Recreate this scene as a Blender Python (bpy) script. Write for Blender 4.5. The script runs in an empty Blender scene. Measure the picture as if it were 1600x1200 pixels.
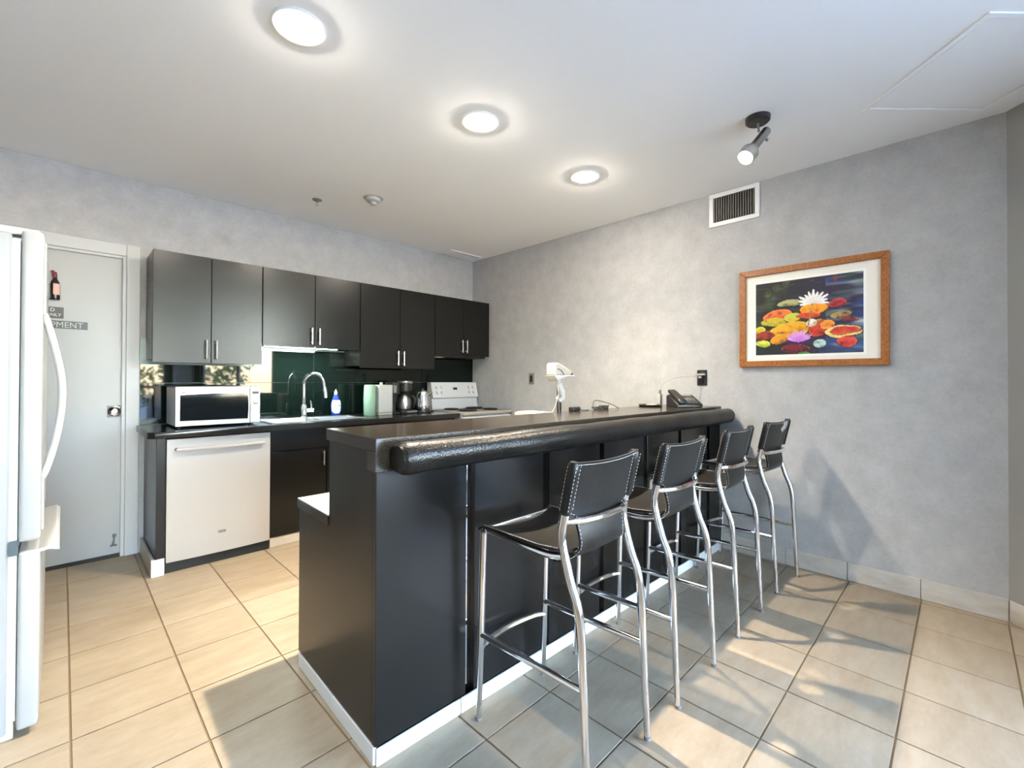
import bpy, bmesh, math, random
from math import sin, cos, pi, radians, sqrt, atan2
from mathutils import Vector, Matrix

random.seed(7)
S = bpy.context.scene
COL = S.collection

# ------------------------------------------------------------------ camera
cam_d = bpy.data.cameras.new('camera')
cam = bpy.data.objects.new('camera', cam_d)
COL.objects.link(cam)
yaw, pitch, roll = radians(45.098), radians(0.459), radians(0.211)
fw = Vector((sin(yaw) * cos(pitch), cos(yaw) * cos(pitch), sin(pitch)))
rt = Vector((cos(yaw), -sin(yaw), 0))
up = rt.cross(fw)
rt, up = rt * cos(roll) + up * sin(roll), up * cos(roll) - rt * sin(roll)
cam.matrix_world = Matrix(((rt.x, up.x, -fw.x, 0), (rt.y, up.y, -fw.y, 0), (rt.z, up.z, -fw.z, 1.22), (0, 0, 0, 1)))
cam_d.sensor_width = 36
cam_d.lens = 36 * 702.57 / 1600
cam_d.shift_x = -3.36 / 1600
cam_d.shift_y = -12.82 / 1600
cam_d.clip_start = 0.02
S.camera = cam

# ------------------------------------------------------------------ world, exposure
SKY, LAMP = 1.0, 1.0
w = bpy.data.worlds.new('sky')
S.world = w
w.use_nodes = True
wn = w.node_tree
bg = wn.nodes['Background']
sky = wn.nodes.new('ShaderNodeTexSky')
sky.sky_type = 'NISHITA'
sky.sun_disc = False
sky.sun_elevation = radians(48)
sky.sun_rotation = radians(340)
sky.air_density = 1.3
sky.ozone_density = 3.0
sky.dust_density = 0.3
wn.links.new(sky.outputs[0], bg.inputs[0])
bg.inputs[1].default_value = 2.5 * SKY
vs = S.view_settings
vs.view_transform = 'Standard'
vs.look = 'None'
vs.gamma = 1
vs.use_curve_mapping = False
vs.exposure = 2.05
S.cycles.use_denoising = True
S.cycles.max_bounces = 10
S.cycles.diffuse_bounces = 6
S.cycles.glossy_bounces = 5
S.cycles.transparent_max_bounces = 8
S.cycles.sample_clamp_indirect = 6
S.cycles.caustics_reflective = False
S.cycles.caustics_refractive = False

XW, YW, CE = 3.40, 4.085, 2.60          # wall beside the bar, kitchen wall, ceiling height

# ------------------------------------------------------------------ materials
MATS = {}
def mat(name, col, rough=0.5, metal=0.0, spec=0.5, emit=None, estr=0.0, coat=0.0):
    m = bpy.data.materials.new(name)
    m.use_nodes = True
    b = m.node_tree.nodes['Principled BSDF']
    b.inputs['Base Color'].default_value = (*col, 1)
    b.inputs['Roughness'].default_value = rough
    b.inputs['Metallic'].default_value = metal
    b.inputs['Specular IOR Level'].default_value = spec
    b.inputs['Coat Weight'].default_value = coat
    if emit:
        b.inputs['Emission Color'].default_value = (*emit, 1)
        b.inputs['Emission Strength'].default_value = estr
    MATS[name] = m
    return m
def nd(m, t, **kw):
    n = m.node_tree.nodes.new(t)
    for k, v in kw.items():
        if k in n.inputs: n.inputs[k].default_value = v
        else: setattr(n, k, v)
    return n
def lk(m, a, b): m.node_tree.links.new(a, b)
def pb(m): return m.node_tree.nodes['Principled BSDF']
def ramp(m, fac, stops):
    r = nd(m, 'ShaderNodeValToRGB')
    e = r.color_ramp.elements
    while len(e) < len(stops): e.new(0.5)
    for i, (p, c) in enumerate(stops):
        e[i].position = p
        e[i].color = (*c, 1)
    lk(m, fac, r.inputs[0])
    return r.outputs[0]
def coords(m, scale=(1, 1, 1), world=False):
    if world: src = nd(m, 'ShaderNodeNewGeometry').outputs['Position']
    else: src = nd(m, 'ShaderNodeTexCoord').outputs['Object']
    mp = nd(m, 'ShaderNodeMapping')
    mp.inputs['Scale'].default_value = scale
    lk(m, src, mp.inputs[0])
    return mp.outputs[0]
def noise(m, vec, scale, detail=4, rough=0.6):
    n = nd(m, 'ShaderNodeTexNoise')
    n.inputs['Scale'].default_value = scale
    n.inputs['Detail'].default_value = detail
    n.inputs['Roughness'].default_value = rough
    lk(m, vec, n.inputs['Vector'])
    return n.outputs['Fac']
def mathn(m, op, a, b):
    n = nd(m, 'ShaderNodeMath')
    n.operation = op
    for i, v in enumerate((a, b)):
        if isinstance(v, (int, float)): n.inputs[i].default_value = v
        else: lk(m, v, n.inputs[i])
    return n.outputs[0]
def bump(m, h, strength, dist=0.01):
    b = nd(m, 'ShaderNodeBump')
    b.inputs['Strength'].default_value = strength
    b.inputs['Distance'].default_value = dist
    lk(m, h, b.inputs['Height'])
    lk(m, b.outputs[0], pb(m).inputs['Normal'])
def mixc(m, fac, a, b):
    n = nd(m, 'ShaderNodeMix')
    n.data_type = 'RGBA'
    if isinstance(fac, (int, float)): n.inputs[0].default_value = fac
    else: lk(m, fac, n.inputs[0])
    for i, v in ((6, a), (7, b)):
        if isinstance(v, tuple): n.inputs[i].default_value = (*v, 1)
        else: lk(m, v, n.inputs[i])
    return n.outputs[2]

# grey mottled wallpaper
def wallpaper(name, a, b):
    m = mat(name, a, 0.75, spec=0.25)
    v = coords(m, world=True)
    n1 = noise(m, v, 8.0, 8, 0.72)
    n2 = noise(m, v, 60.0, 3, 0.6)
    f = mathn(m, 'ADD', mathn(m, 'MULTIPLY', n1, 0.75), mathn(m, 'MULTIPLY', n2, 0.25))
    lk(m, ramp(m, f, [(0.30, a), (0.70, b)]), pb(m).inputs['Base Color'])
    bump(m, n2, 0.08, 0.003)
    return m
wallpaper('wallpaper', (0.35, 0.347, 0.343), (0.48, 0.476, 0.471))
mat('plain_grey', (0.30, 0.30, 0.29), 0.7, spec=0.3)
m = mat('ceiling_white', (0.93, 0.925, 0.92), 0.9, spec=0.2)
bump(m, noise(m, coords(m, world=True), 70, 4), 0.05, 0.003)
mat('white_paint', (0.47, 0.475, 0.48), 0.45)
mat('door_paint', (0.345, 0.35, 0.353), 0.4)
mat('white_trim', (0.80, 0.80, 0.79), 0.5)
# floor tile
m = mat('floor_tile', (0.6, 0.52, 0.42), 0.42, spec=0.16)
v = coords(m, (1, 3.2, 1), world=True)
oi = nd(m, 'ShaderNodeObjectInfo')
n1 = noise(m, v, 4.5, 8, 0.65)
n2 = noise(m, coords(m, (1, 2, 1), world=True), 26, 4, 0.6)
f = mathn(m, 'ADD', mathn(m, 'ADD', mathn(m, 'MULTIPLY', n1, 0.6), mathn(m, 'MULTIPLY', n2, 0.25)), mathn(m, 'MULTIPLY', oi.outputs['Random'], 0.12))
lk(m, ramp(m, f, [(0.30, (0.268, 0.206, 0.139)), (0.50, (0.328, 0.266, 0.190)), (0.68, (0.372, 0.315, 0.240))]), pb(m).inputs['Base Color'])
lk(m, ramp(m, n2, [(0.3, (0.36,) * 3), (0.7, (0.5,) * 3)]), pb(m).inputs['Roughness'])
bump(m, n1, 0.05, 0.004)
m = mat('base_tile', (0.66, 0.62, 0.56), 0.4)
n1 = noise(m, coords(m, (1, 1, 3), world=True), 6, 7, 0.65)
lk(m, ramp(m, n1, [(0.3, (0.42, 0.385, 0.33)), (0.6, (0.53, 0.50, 0.45))]), pb(m).inputs['Base Color'])
mat('grout', (0.22, 0.165, 0.105), 0.85, spec=0.2)
# black laminate with a fine grain
def laminate(name, col, rough, spec):
    m = mat(name, col, rough, spec=spec)
    n = noise(m, coords(m, (1, 1, 1), world=True), 380, 2, 0.5)
    bump(m, n, 0.06, 0.001)
    c2 = tuple(x * 1.6 for x in col)
    lk(m, ramp(m, n, [(0.35, col), (0.65, c2)]), pb(m).inputs['Base Color'])
    return m
laminate('black_laminate', (0.0055, 0.0053, 0.0050), 0.26, 0.34)
laminate('worktop_laminate', (0.007, 0.0068, 0.0065), 0.2, 0.6)
laminate('bar_laminate', (0.018, 0.014, 0.010), 0.17, 0.6)
mat('desk_laminate', (0.33, 0.39, 0.36), 0.3)
mat('toe_kick_black', (0.008, 0.008, 0.008), 0.6)
mat('chrome', (0.82, 0.82, 0.83), 0.10, 1.0)
mat('steel', (0.42, 0.415, 0.41), 0.3, 1.0)
mat('brushed_nickel', (0.62, 0.61, 0.59), 0.3, 1.0)
mat('mirror_strip', (0.85, 0.86, 0.87), 0.03, 1.0)
mat('black_plastic', (0.012, 0.012, 0.012), 0.4)
mat('dark_gloss', (0.006, 0.008, 0.010), 0.06, spec=0.6)
mat('grey_plastic', (0.16, 0.16, 0.16), 0.45)
mat('switch_grey', (0.20, 0.19, 0.175), 0.45)
mat('white_plastic', (0.40, 0.40, 0.385), 0.35)
mat('cream_plastic', (0.37, 0.335, 0.28), 0.4)
mat('white_enamel', (0.56, 0.56, 0.57), 0.2, coat=0.3)
mat('dishwasher_white', (0.37, 0.355, 0.335), 0.28)
m = mat('fridge_white', (0.28, 0.286, 0.29), 0.32)
bump(m, noise(m, coords(m, world=True), 260, 2), 0.12, 0.002)
mat('fridge_smooth', (0.34, 0.34, 0.332), 0.3)
mat('fridge_trim', (0.70, 0.69, 0.64), 0.4)
mat('gasket', (0.50, 0.52, 0.53), 0.6)
mat('dark_gap', (0.05, 0.07, 0.08), 0.6)
# dark green back-painted glass
mat('green_glass', (0.003, 0.0062, 0.0052), 0.03, spec=0.26, coat=0.0)
mat('glass_joint', (0.16, 0.22, 0.19), 0.3)
# leather
def leather(name, col, rough, sc, st):
    m = mat(name, col, rough, spec=0.27)
    v = coords(m)
    vo = nd(m, 'ShaderNodeTexVoronoi')
    vo.inputs['Scale'].default_value = sc
    lk(m, v, vo.inputs['Vector'])
    n = noise(m, v, sc * 0.12, 5, 0.7)
    h = mathn(m, 'ADD', mathn(m, 'MULTIPLY', vo.outputs['Distance'], 0.4), n)
    bump(m, h, st, 0.004)
    lk(m, ramp(m, n, [(0.35, col), (0.75, tuple(x * 1.9 for x in col))]), pb(m).inputs['Base Color'])
    return m
leather('seat_leather', (0.008, 0.0075, 0.007), 0.36, 320, 0.10)
leather('back_leather', (0.0055, 0.0054, 0.0053), 0.40, 260, 0.16)
leather('rail_leather', (0.007, 0.0065, 0.006), 0.30, 150, 0.45)
mat('thread_white', (0.62, 0.62, 0.60), 0.7)
mat('worn_patch', (0.46, 0.49, 0.48), 0.6)
mat('lamp_glass', (1, 0.95, 0.85), 0.3, emit=(1.0, 0.91, 0.78), estr=240)
mat('spot_bulb', (1, 0.95, 0.85), 0.3, emit=(1.0, 0.86, 0.66), estr=40)
mat('strip_lamp', (0.95, 1, 0.97), 0.3, emit=(0.86, 1.0, 0.92), estr=22)
mat('blue_soap', (0.02, 0.05, 0.35), 0.12)
mat('pale_label', (0.62, 0.72, 0.82), 0.4)
mat('sage_ceramic', (0.22, 0.34, 0.25), 0.5)
mat('navy_ink', (0.02, 0.03, 0.12), 0.5)
mat('bottle_black', (0.010, 0.008, 0.008), 0.25)
mat('wax_red', (0.16, 0.015, 0.03), 0.4)
mat('pink_label', (0.62, 0.40, 0.36), 0.6)
mat('sign_grey', (0.10, 0.095, 0.095), 0.5)
mat('sign_slate', (0.085, 0.10, 0.11), 0.45)
mat('sign_letter', (0.62, 0.62, 0.58), 0.5)
mat('sign_letter_pale', (0.40, 0.42, 0.38), 0.5)
mat('mat_board', (0.80, 0.76, 0.68), 0.8)
mat('mat_inner', (0.86, 0.85, 0.80), 0.8)
m = mat('frame_wood', (0.33, 0.12, 0.03), 0.38)
n1 = noise(m, coords(m, world=True), 90, 5, 0.7)
lk(m, ramp(m, n1, [(0.3, (0.20, 0.06, 0.012)), (0.55, (0.36, 0.13, 0.03)), (0.75, (0.48, 0.20, 0.06))]), pb(m).inputs['Base Color'])
m = mat('painting', (0.5, 0.5, 0.5), 0.55)
ca = nd(m, 'ShaderNodeVertexColor', layer_name='Col')
lk(m, ca.outputs[0], pb(m).inputs['Base Color'])
m = mat('burner', (0.015, 0.015, 0.016), 0.45, 0.3)
mat('drip_pan', (0.05, 0.05, 0.05), 0.3, 0.8)
mat('leaf', (0.10, 0.22, 0.05), 0.6)
mat('bark', (0.10, 0.07, 0.05), 0.9)
m = mat('bounce_paving', (0.12, 0.20, 0.06), 0.9)
lk(m, ramp(m, noise(m, coords(m, world=True), 2, 5), [(0.3, (0.40, 0.41, 0.38)), (0.7, (0.52, 0.53, 0.50))]), pb(m).inputs['Base Color'])  # unseen ground outside, made pale grey to bounce daylight up to the ceiling
# window glass
m = bpy.data.materials.new('window_glass'); m.use_nodes = True; MATS['window_glass'] = m
nt = m.node_tree; nt.nodes.remove(nt.nodes['Principled BSDF'])
tr = nt.nodes.new('ShaderNodeBsdfTransparent'); gl = nt.nodes.new('ShaderNodeBsdfGlossy'); gl.inputs['Roughness'].default_value = 0.0
tr.inputs[0].default_value = (.985, .965, .99, 1)
mx = nt.nodes.new('ShaderNodeMixShader'); mx.inputs[0].default_value = 0.06
nt.links.new(tr.outputs[0], mx.inputs[1]); nt.links.new(gl.outputs[0], mx.inputs[2]); nt.links.new(mx.outputs[0], nt.nodes['Material Output'].inputs[0])

# ------------------------------------------------------------------ geometry helpers
WL = {}                                              # world origin of every object we made
def new_bm(): return bmesh.new()
def box(bm, x0, x1, y0, y1, z0, z1, bev=0.0, seg=1):
    t = bmesh.new()
    vs_ = [t.verts.new(p) for p in ((x0, y0, z0), (x1, y0, z0), (x1, y1, z0), (x0, y1, z0), (x0, y0, z1), (x1, y0, z1), (x1, y1, z1), (x0, y1, z1))]
    for q in ((0, 3, 2, 1), (4, 5, 6, 7), (0, 1, 5, 4), (1, 2, 6, 5), (2, 3, 7, 6), (3, 0, 4, 7)): t.faces.new([vs_[i] for i in q])
    if bev > 0: bmesh.ops.bevel(t, geom=list(t.edges), offset=bev, segments=seg, profile=0.6, affect='EDGES')
    join(bm, t)
    return bm
def join(bm, t, M=None):
    mp = {}
    for v in t.verts: mp[v] = bm.verts.new(M @ v.co if M else v.co)
    for f_ in t.faces:
        try:
            nf = bm.faces.new([mp[v] for v in f_.verts]); nf.smooth = f_.smooth
        except ValueError: pass
    t.free()
def frame_of(d):
    d = d.normalized()
    a = Vector((0, 0, 1)) if abs(d.z) < 0.9 else Vector((1, 0, 0))
    u = d.cross(a).normalized()
    return u, d.cross(u).normalized()
def tube(bm, pts, r, seg=10, cap=True):
    pts = [Vector(p) for p in pts]
    rs = r if isinstance(r, (list, tuple)) else [r] * len(pts)
    rings = []
    u = None
    for i, p in enumerate(pts):
        d = (pts[min(i + 1, len(pts) - 1)] - pts[max(i - 1, 0)]).normalized()
        if u is None: u, v = frame_of(d)
        else:
            u = (u - d * u.dot(d)).normalized(); v = d.cross(u)
        rings.append([bm.verts.new(p + (u * cos(2 * pi * k / seg) + v * sin(2 * pi * k / seg)) * rs[i]) for k in range(seg)])
    for a, b in zip(rings, rings[1:]):
        for k in range(seg):
            f_ = bm.faces.new((a[k], a[(k + 1) % seg], b[(k + 1) % seg], b[k])); f_.smooth = True
    if cap:
        bm.faces.new(list(reversed(rings[0]))); bm.faces.new(rings[-1])
    return bm
def lathe(bm, prof, c=(0, 0, 0), axis=(0, 0, 1), seg=24, arc=2 * pi):
    """prof: list of (radius, height along axis)"""
    ax = Vector(axis).normalized(); u, v = frame_of(ax); c = Vector(c)
    rings = []
    for r, h in prof:
        if r < 1e-6: rings.append([bm.verts.new(c + ax * h)])
        else: rings.append([bm.verts.new(c + ax * h + (u * cos(2 * pi * k / seg) + v * sin(2 * pi * k / seg)) * r) for k in range(seg)])
    for a, b in zip(rings, rings[1:]):
        for k in range(seg):
            k2 = (k + 1) % seg
            if len(a) == 1 and len(b) == 1: continue
            if len(a) == 1: q = (a[0], b[k2], b[k])
            elif len(b) == 1: q = (a[k], a[k2], b[0])
            else: q = (a[k], a[k2], b[k2], b[k])
            f_ = bm.faces.new(q); f_.smooth = True
    return bm
def prism(bm, poly, axis, a, b, bev=0):
    """polygon in the two other axes, extruded along axis from a to b"""
    t = bmesh.new()
    def P(u, v, w_): return {'x': (w_, u, v), 'y': (u, w_, v), 'z': (u, v, w_)}[axis]
    A = [t.verts.new(P(u, v, a)) for u, v in poly]; B = [t.verts.new(P(u, v, b)) for u, v in poly]
    t.faces.new(A); t.faces.new(B)
    n = len(poly)
    for i in range(n): t.faces.new((A[i], A[(i + 1) % n], B[(i + 1) % n], B[i]))
    bmesh.ops.recalc_face_normals(t, faces=list(t.faces))
    if bev: bmesh.ops.bevel(t, geom=list(t.edges), offset=bev, segments=1, affect='EDGES')
    join(bm, t)
    return bm
def smooth_path(pts, n=6):
    pts = [Vector(p) for p in pts]; out = []
    for i in range(len(pts) - 1):
        p0, p1, p2, p3 = pts[max(i - 1, 0)], pts[i], pts[i + 1], pts[min(i + 2, len(pts) - 1)]
        for k in range(n):
            t = k / n
            out.append(0.5 * ((2 * p1) + (p2 - p0) * t + (2 * p0 - 5 * p1 + 4 * p2 - p3) * t * t + (3 * p1 - p0 - 3 * p2 + p3) * t ** 3))
    out.append(pts[-1]); return out
def mesh_of(bm, name, material, off=(0, 0, 0), sharp=35, recalc=True):
    if recalc: bmesh.ops.recalc_face_normals(bm, faces=list(bm.faces))
    bmesh.ops.translate(bm, verts=list(bm.verts), vec=-Vector(off))
    me = bpy.data.meshes.new(name)
    bm.to_mesh(me); bm.free()
    if sharp:
        for p in me.polygons: p.use_smooth = True
        me.set_sharp_from_angle(angle=radians(sharp))
    if material: me.materials.append(MATS[material])
    return me
def obj(name, bm, material, parent=None, at=None, label=None, sharp=35, recalc=True):
    """link a mesh; coordinates in bm are world coordinates"""
    o0 = WL[parent.name] if parent else Vector(at or (0, 0, 0))
    me = mesh_of(bm, name, material, o0, sharp, recalc)
    o = bpy.data.objects.new(name, me); COL.objects.link(o)
    WL[o.name] = Vector(o0)
    if parent: o.parent = parent
    else: o.location = o0
    if label: o['label'] = label
    return o
def share(name, me, parent, loc, label=None):
    """another object on shared mesh data, loc in world coordinates"""
    o = bpy.data.objects.new(name, me); COL.objects.link(o)
    if parent: o.parent = parent; o.location = Vector(loc) - WL[parent.name]
    else: o.location = loc
    WL[o.name] = Vector(loc)
    return o
def thing(name, label, cat, loc=(0, 0, 0), group=None):
    o = bpy.data.objects.new(name, None); COL.objects.link(o)
    o.location = loc; o.empty_display_size = 0.1
    WL[o.name] = Vector(loc)
    o['label'] = label; o['category'] = cat
    if group: o['group'] = group
    return o
def tag(o, label, cat, group=None):
    o['label'] = label; o['category'] = cat
    if group: o['group'] = group
    return o
def struct(name, bm, material, sharp=35, at=(0, 0, 0)):
    o = obj(name, bm, material, None, at, sharp=sharp); o['kind'] = 'structure'; return o
def bxo(name, material, parent, x0, x1, y0, y1, z0, z1, bev=0.0, label=None, seg=1):
    return obj(name, box(new_bm(), x0, x1, y0, y1, z0, z1, bev, seg), material, parent, label=label)
def text_bm(s, size, M, thick=0.0006):
    cu = bpy.data.curves.new('txt', 'FONT'); cu.body = s; cu.size = size; cu.align_x = 'LEFT'; cu.extrude = thick
    o = bpy.data.objects.new('txt', cu); COL.objects.link(o)
    dg = bpy.context.evaluated_depsgraph_get()
    me = bpy.data.meshes.new_from_object(o.evaluated_get(dg))
    bm = new_bm(); bm.from_mesh(me); bmesh.ops.transform(bm, matrix=M, verts=list(bm.verts))
    bpy.data.objects.remove(o); bpy.data.curves.remove(cu); bpy.data.meshes.remove(me)
    return bm
FACE_Y = Matrix(((1, 0, 0, 0), (0, 0, -1, 0), (0, 1, 0, 0), (0, 0, 0, 1)))      # text facing -Y
def on_y(x, y, z, sx=1.0): return Matrix.Translation((x, y, z)) @ FACE_Y @ Matrix.Diagonal((sx, 1, 1, 1))

# ------------------------------------------------------------------ room shell
ANG = (Vector((XW, -0.165, 0)), Vector((1.70, -1.865, 0)))     # splayed wall
YF, XL = -4.20, -3.2                                             # window wall, far side wall
fl = struct('floor', box(new_bm(), XL, XW + 0.05, YF, YW + .12, -0.06, -0.004), 'grout')
ce_bm = new_bm(); box(ce_bm, XL - 0.1, XW + 0.1, YF - 0.1, YW + 0.1, CE, CE + 0.1)
ceil = struct('ceiling', ce_bm, 'ceiling_white')

def clip(poly, p, n):
    out = []
    for i in range(len(poly)):
        a, b = poly[i], poly[(i + 1) % len(poly)]
        da = (a[0] - p[0]) * n[0] + (a[1] - p[1]) * n[1]; db = (b[0] - p[0]) * n[0] + (b[1] - p[1]) * n[1]
        if da >= 0: out.append(a)
        if (da >= 0) != (db >= 0):
            t = da / (da - db); out.append((a[0] + (b[0] - a[0]) * t, a[1] + (b[1] - a[1]) * t))
    return out
TX, TY, PX, PY = 0.028, 0.165, 0.3315, 0.327
G = 0.0032
full = new_bm(); box(full, -PX / 2 + G, PX / 2 - G, -PY / 2 + G, PY / 2 - G, -0.01, 0.0, 0.0008)
tile_me = mesh_of(full, 'floor_tile', 'floor_tile', sharp=0)
ntile = 0
for i in range(-8, 12):
    for j in range(-6, 13):
        x0, y0 = TX + i * PX, TY + j * PY
        cx, cy_ = x0 + PX / 2, y0 + PY / 2
        d = fw.x * cx + fw.y * cy_
        lat = rt.x * cx + rt.y * cy_
        if d < 0.75 or abs(lat) > 1.2 * d + 0.45: continue                 # floor nobody sees from here
        poly = [(x0 + G, y0 + G), (x0 + PX - G, y0 + G), (x0 + PX - G, y0 + PY - G), (x0 + G, y0 + PY - G)]
        cl = clip(clip(clip(poly, (XW - 0.004, 0), (-1, 0)), (0, YW - 0.004), (0, -1)), (ANG[0].x - 0.004, ANG[0].y + 0.004), (-0.7071, 0.7071))
        if len(cl) < 3: continue
        if cl == poly: share('floor_tile', tile_me, fl, (cx, cy_, 0))
        else: obj('floor_tile', prism(new_bm(), cl, 'z', -0.01, 0.0), 'floor_tile', fl, sharp=0)
        ntile += 1

# kitchen wall with a door opening
DX0, DX1, DZ = -0.60, 0.30, 2.052
wb = new_bm()
box(wb, DX1 + 0.0, XW + 0.1, YW, YW + 0.12, 0, CE)
box(wb, -0.87, DX0, YW, YW + 0.12, 0, CE)
box(wb, DX0, DX1, YW, YW + 0.12, DZ, CE)
struct('wall_back', wb, 'wallpaper')
struct('wall_right', box(new_bm(), XW, XW + 0.12, ANG[0].y, YW, 0, CE), 'wallpaper')
dv = (ANG[1] - ANG[0]).normalized(); nv = Vector((dv.y, -dv.x, 0)) * -1     # pointing out of the room
wa = new_bm()
o_ = Vector((0.707, -0.707, 0)) * 0.12
A0, A1 = ANG
def seg_wall(bm, s0, s1, z0, z1, t0=0.0, t1=0.12):
    d_ = Vector((-.7071, -.7071, 0)); q_ = Vector((.7071, -.7071, 0))
    P = [A0 + d_ * s0 + q_ * t0, A0 + d_ * s1 + q_ * t0, A0 + d_ * s1 + q_ * t1, A0 + d_ * s0 + q_ * t1]
    return prism(bm, [(p.x, p.y) for p in P], 'z', z0, z1)
AW0, AW1, AZ0, AZ1 = 0.95, 2.30, 0.12, 2.46
seg_wall(wa, 0, AW0, 0, CE); seg_wall(wa, AW1, 2.404, 0, CE); seg_wall(wa, AW0, AW1, 0, AZ0); seg_wall(wa, AW0, AW1, AZ1, CE)
f_ = new_bm()
for q in ((AW0, AW0 + .05, AZ0, AZ1), (AW1 - .05, AW1, AZ0, AZ1), (AW0 + .05, AW1 - .05, AZ0, AZ0 + .05), (AW0 + .05, AW1 - .05, AZ1 - .05, AZ1), (1.60, 1.65, AZ0 + .05, AZ1 - .05)): seg_wall(f_, *q, .04, .09)
wo = struct('window_3', f_, 'white_paint')
obj('pane', seg_wall(new_bm(), AW0 + .05, AW1 - .05, AZ0 + .05, AZ1 - .05, .062, .067), 'window_glass', wo)
struct('wall_angled', wa, 'plain_grey')
wl = new_bm(); box(wl, -0.99, -0.87, 2.15, YW, 0, CE); struct('wall_left', wl, 'wallpaper')
wl = new_bm(); box(wl, XL, -0.99, 2.15, 2.27, 0, CE); struct('wall_alcove', wl, 'wallpaper')
# lounge side of the room, behind the camera: big windows
WZ0, WZ1 = 0.12, 2.46
wins = [(-0.95, 0.28), (0.38, 1.60)]
wf = new_bm()
box(wf, XL, 1.8, YF - 0.12, YF, 0, WZ0); box(wf, XL, 1.8, YF - 0.12, YF, WZ1, CE)
edges = [XL] + [x for w_ in wins for x in w_] + [1.8]
for a, b in zip(edges[0::2], edges[1::2]): box(wf, a, b, YF - 0.12, YF, WZ0, WZ1)
struct('wall_front', wf, 'plain_grey')
for k, (a, b) in enumerate(wins):
    f_ = new_bm()
    for q in ((a, a + .05, WZ0, WZ1), (b - .05, b, WZ0, WZ1), (a + .05, b - .05, WZ0, WZ0 + .05), (a + .05, b - .05, WZ1 - .05, WZ1), (a + .05, b - .05, 1.0, 1.05)):
        box(f_, q[0], q[1], YF - 0.09, YF - 0.03, q[2], q[3])
    wo = struct('window_%d' % (k + 1), f_, 'white_paint')
    bxo('pane', 'window_glass', wo, a + .05, b - .05, YF - 0.065, YF - 0.06, WZ0 + .05, WZ1 - .05)
struct('wall_return', box(new_bm(), 1.70, 1.82, YF, ANG[1].y - .16, 0, CE), 'plain_grey')
struct('wall_side', box(new_bm(), XL - .12, XL, YF, 2.27, 0, CE), 'plain_grey')
struct('ground', box(new_bm(), -40, 40, -40, 40, -0.4, -0.3), 'bounce_paving')

# skirting tiles
BBH, BBT = 0.113, 0.011
bb = struct('baseboard_right', box(new_bm(), XW - 0.004, XW, -0.16, YW, 0, BBH - .004), 'grout')
js = [-0.165 + 0.333 * k for k in range(0, 13)]
for a, b in zip(js, js[1:]):
    b = min(b, YW - 0.02)
    bxo('skirting_tile', 'base_tile', bb, XW - BBT, XW - 0.002, a + 0.0015, b - 0.0015, 0.001, BBH, 0.0015)
u_ = Vector((-0.7071, -0.7071, 0)); n_ = Vector((-0.7071, 0.7071, 0))
def along(s, t): p = ANG[0] + u_ * s + n_ * t; return (p.x, p.y)
ba = new_bm(); prism(ba, [along(0.005, 0), along(2.39, 0), along(2.39, 0.004), along(0.009, 0.004)], 'z', 0, BBH - .004)
ba = struct('baseboard_angled', ba, 'grout')
for k in range(4):
    s0, s1 = 0.006 + k * 0.333, (k + 1) * 0.333
    obj('skirting_tile', prism(new_bm(), [along(s0 + .0015, 0.002), along(s1, 0.002), along(s1, BBT), along(s0 + .006, BBT)], 'z', 0.001, BBH, 0.0012), 'base_tile', ba)
# skirting at the end of the kitchen run and under the sink cupboard
b2 = struct('baseboard_back', box(new_bm(), 0.386, 0.40, YW - 0.012, YW, 0, 0.10), 'base_tile')
bxo('skirting_tile', 'base_tile', b2, 0.388, 0.405, 3.512, YW - 0.013, 0.001, 0.105, 0.0015)
bxo('skirting_tile', 'white_trim', b2, 0.388, 0.452, 3.500, 3.511, 0.001, 0.105, 0.0015)
for a, b in ((1.058, 1.39), (1.393, 1.72), (1.723, 2.05), (2.053, 2.38), (2.383, 2.70)):
    bxo('skirting_tile', 'base_tile', b2, a, b, 3.530, 3.542, 0.001, 0.072, 0.0015)

# ------------------------------------------------------------------ door in the kitchen wall
d1 = new_bm()
box(d1, DX0, DX1, 4.100, 4.145, 0.022, DZ, 0.002)
door = struct('door_1', d1, 'door_paint')
fr = new_bm()
def casing(bm, x0, x1, z0, z1): box(bm, x0, x1, YW - 0.018, YW + 0.09, z0, z1, 0.004)
casing(fr, DX1 + .004, DX1 + 0.078, 0, DZ + 0.086); casing(fr, DX0 - 0.078, DX0 - .004, 0, DZ + 0.086); casing(fr, DX0 - .004, DX1 + .004, DZ + .004, DZ + 0.086)
obj('door_frame', fr, 'white_paint', door)
st = new_bm(); box(st, DX1 - 0.016, DX1 + .004, YW - 0.008, YW + 0.013, 0, DZ + .004, 0.002); box(st, DX0, DX1 - .016, YW - 0.008, YW + 0.013, DZ - .014, DZ + .004, 0.002)
obj('door_stop_bead', st, 'white_paint', door)
bxo('threshold_shadow_gap', 'toe_kick_black', door, DX0, DX1, 4.104, 4.20, -0.0035, 0.021)
DFY = 4.100
pl = bxo('door_pull_plate', 'grey_plastic', door, 0.213, 0.289, DFY - 0.003, DFY, 0.952, 1.032, 0.001)
b = new_bm(); lathe(b, [(0.014, 0.0), (0.035, 0.0), (0.036, 0.004), (0.030, 0.006), (0.024, 0.002), (0.014, 0.0)], (0.251, DFY - .003, 0.992), (0, -1, 0), 28)
obj('pull_ring', b, 'chrome', pl)
b = new_bm(); lathe(b, [(0.0, 0.007), (0.012, 0.006), (0.015, 0.0)], (0.251, DFY - .003, 0.992), (0, -1, 0), 20); obj('thumb_turn', b, 'brushed_nickel', pl)
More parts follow.
